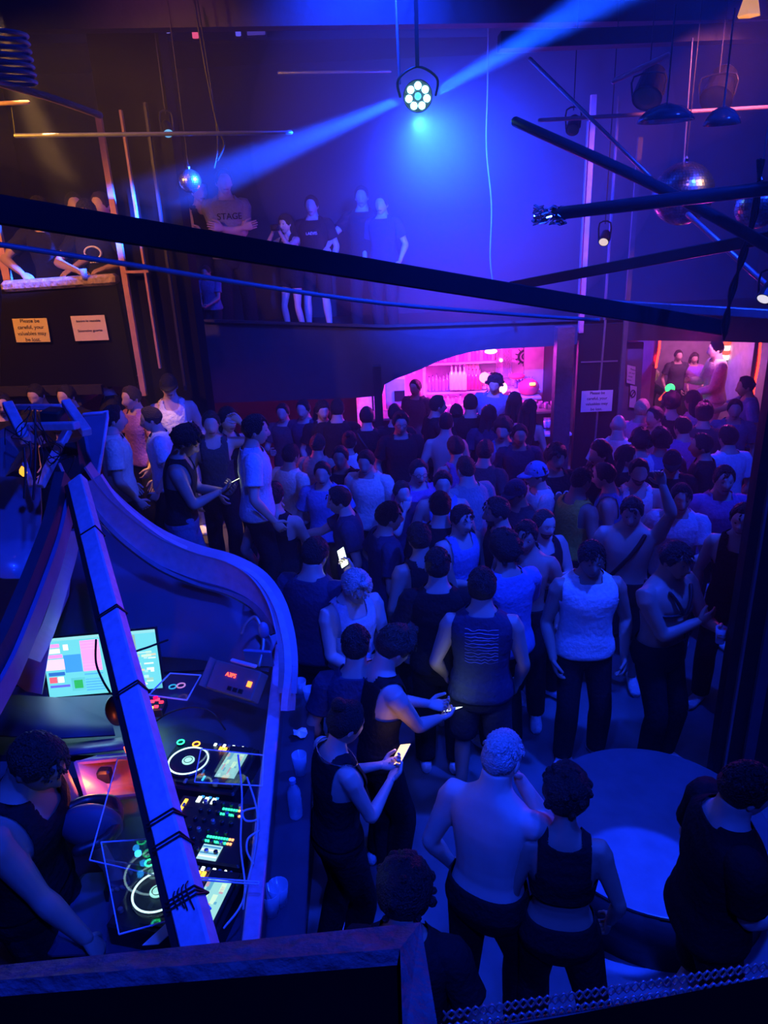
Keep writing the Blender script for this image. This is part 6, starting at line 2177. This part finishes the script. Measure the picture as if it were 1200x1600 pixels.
P(565, 308, 185, 'person on the far gallery pointing down with a bare arm', 1.84, 'tee', 'black', 'pants', 'black', 'short', 'black', 'relaxed', ((.42, .30, 1.08), (.5, -1, 0), (0, 0, -1), .4), 0, 4, Yp=11.7, base=DZ, skin=2)
P(596, 320, 200, 'rightmost person standing in blue haze on the far gallery', 1.78, 'tee', 'navy', 'pants', 'black', 'short', 'brown', 'relaxed', 'relaxed', 0, 4, Yp=11.5, base=DZ, skin=4)
P(322, 425, 200, 'short person in a dotted dark shirt at the front of the far gallery', 1.20, 'tee', 'denim', 'pants', 'black', 'short', 'black', 'low', 'low', 6, 12, Yp=10.2, base=DZ, skin=1)
# left gallery, leaning on the parapet
zr = DZ
P(62, 330, 172, 'person in a black V-neck leaning on the left parapet with one hand over the rail', 1.76, 'tee', 'black', 'pants', 'black', 'short', 'black', ((.20, .26, 1.15), (.8, -.5, .2), (0, 0, -1), .5), ((.22, .26, 1.15), (.9, -.5, .2), (0, 0, -1), .5), 14, 10, Yp=8.5, base=DZ, skin=1, fine=True,
  extra=necklace)
i = P(136, 334, 180, 'person in a black tee with a white ring print leaning on the left parapet', 1.76, 'tee', 'black', 'pants', 'black', 'short', 'black', ((.10, .26, 1.17), (.8, -.5, .2), (0, 0, -1), .7), ((.14, .26, 1.17), (.9, -.5, .2), (0, 0, -1), .7), 14, 10, Yp=8.5, base=DZ, skin=1, fine=True,
      extra=chest_print(ring=True, z=1.30))
c = at(131, 428, Y=7.95)
MB().lathe([(.026, -.05), (.036, .05), (.034, .05), (.024, -.045)], c, 16).build('plastic_cup', M_CUP, smooth=True, label='amber-lit cup held above the left parapet rail', cat='cup')
P(116, 322, 150, 'person with an amber-lit face behind the ring print wearer on the left gallery', 1.80, 'tee', 'black', 'pants', 'black', 'short', 'black', 'relaxed', 'relaxed', 0, 4, Yp=9.5, base=DZ, skin=2)
P(158, 322, 200, 'person with brown hair against the left column on the left gallery', 1.80, 'tee', 'purple', 'pants', 'black', 'short', 'brown', 'relaxed', 'relaxed', 0, 4, Yp=9.1, base=DZ, skin=2)
# the DJ
i = P(58, 1192, 95, 'DJ in a black tank top bending over the players at the lower left', 1.78, 'tank', 'black', 'pants', 'black', 'short', 'brown', 'low', ((.20, .36, .95), (.4, -1, 0), (0, 0, -1), .5), 14, 26, turn=10, base=.34, skin=1, wd=1.08)
print('PEOPLE', len(PEOPLE))
for a in range(len(PEOPLE)):
    for b in range(a + 1, len(PEOPLE)):
        d = (PEOPLE[a]['loc'] - PEOPLE[b]['loc']).length
        if d < .22:
            print('CLOSE %.2f' % d, PEOPLE[a]['label'][:50], '|', PEOPLE[b]['label'][:50])

# ------------------------------------------------------------------ haze in the air of the room
hz = bpy.data.materials.new('thin_haze')
hz.use_nodes = True
nt = hz.node_tree
nt.nodes.clear()
out = nt.nodes.new('ShaderNodeOutputMaterial')
vs_ = nt.nodes.new('ShaderNodeVolumeScatter')
vs_.inputs['Color'].default_value = (1, 1, 1, 1)
vs_.inputs['Density'].default_value = HAZE
vs_.inputs['Anisotropy'].default_value = 0.25
nt.links.new(vs_.outputs[0], out.inputs['Volume'])
o = MB().box((0.5, 8.45, 3.1), (12.6, 10.7, 6.1)).build('haze', hz, kind='stuff')
hc2 = hz.copy()
hc2.name = 'haze_cloud'
hc2.node_tree.nodes['Volume Scatter'].inputs['Density'].default_value = HAZE_CLOUD
MB().ball((1.0, 9.2, 4.5), (2.3, 2.2, 2.1), 40, 24).build('haze_cloud', hc2, kind='stuff')
hc3 = hz.copy()
hc3.name = 'haze_wisp'
hc3.node_tree.nodes['Volume Scatter'].inputs['Density'].default_value = HAZE_CLOUD * .7
MB().ball((0.0, 7.1, 4.9), (3.6, 1.3, 1.1), 40, 24).build('haze_wisp', hc3, kind='stuff')
bpy.data.scenes.remove(TS)
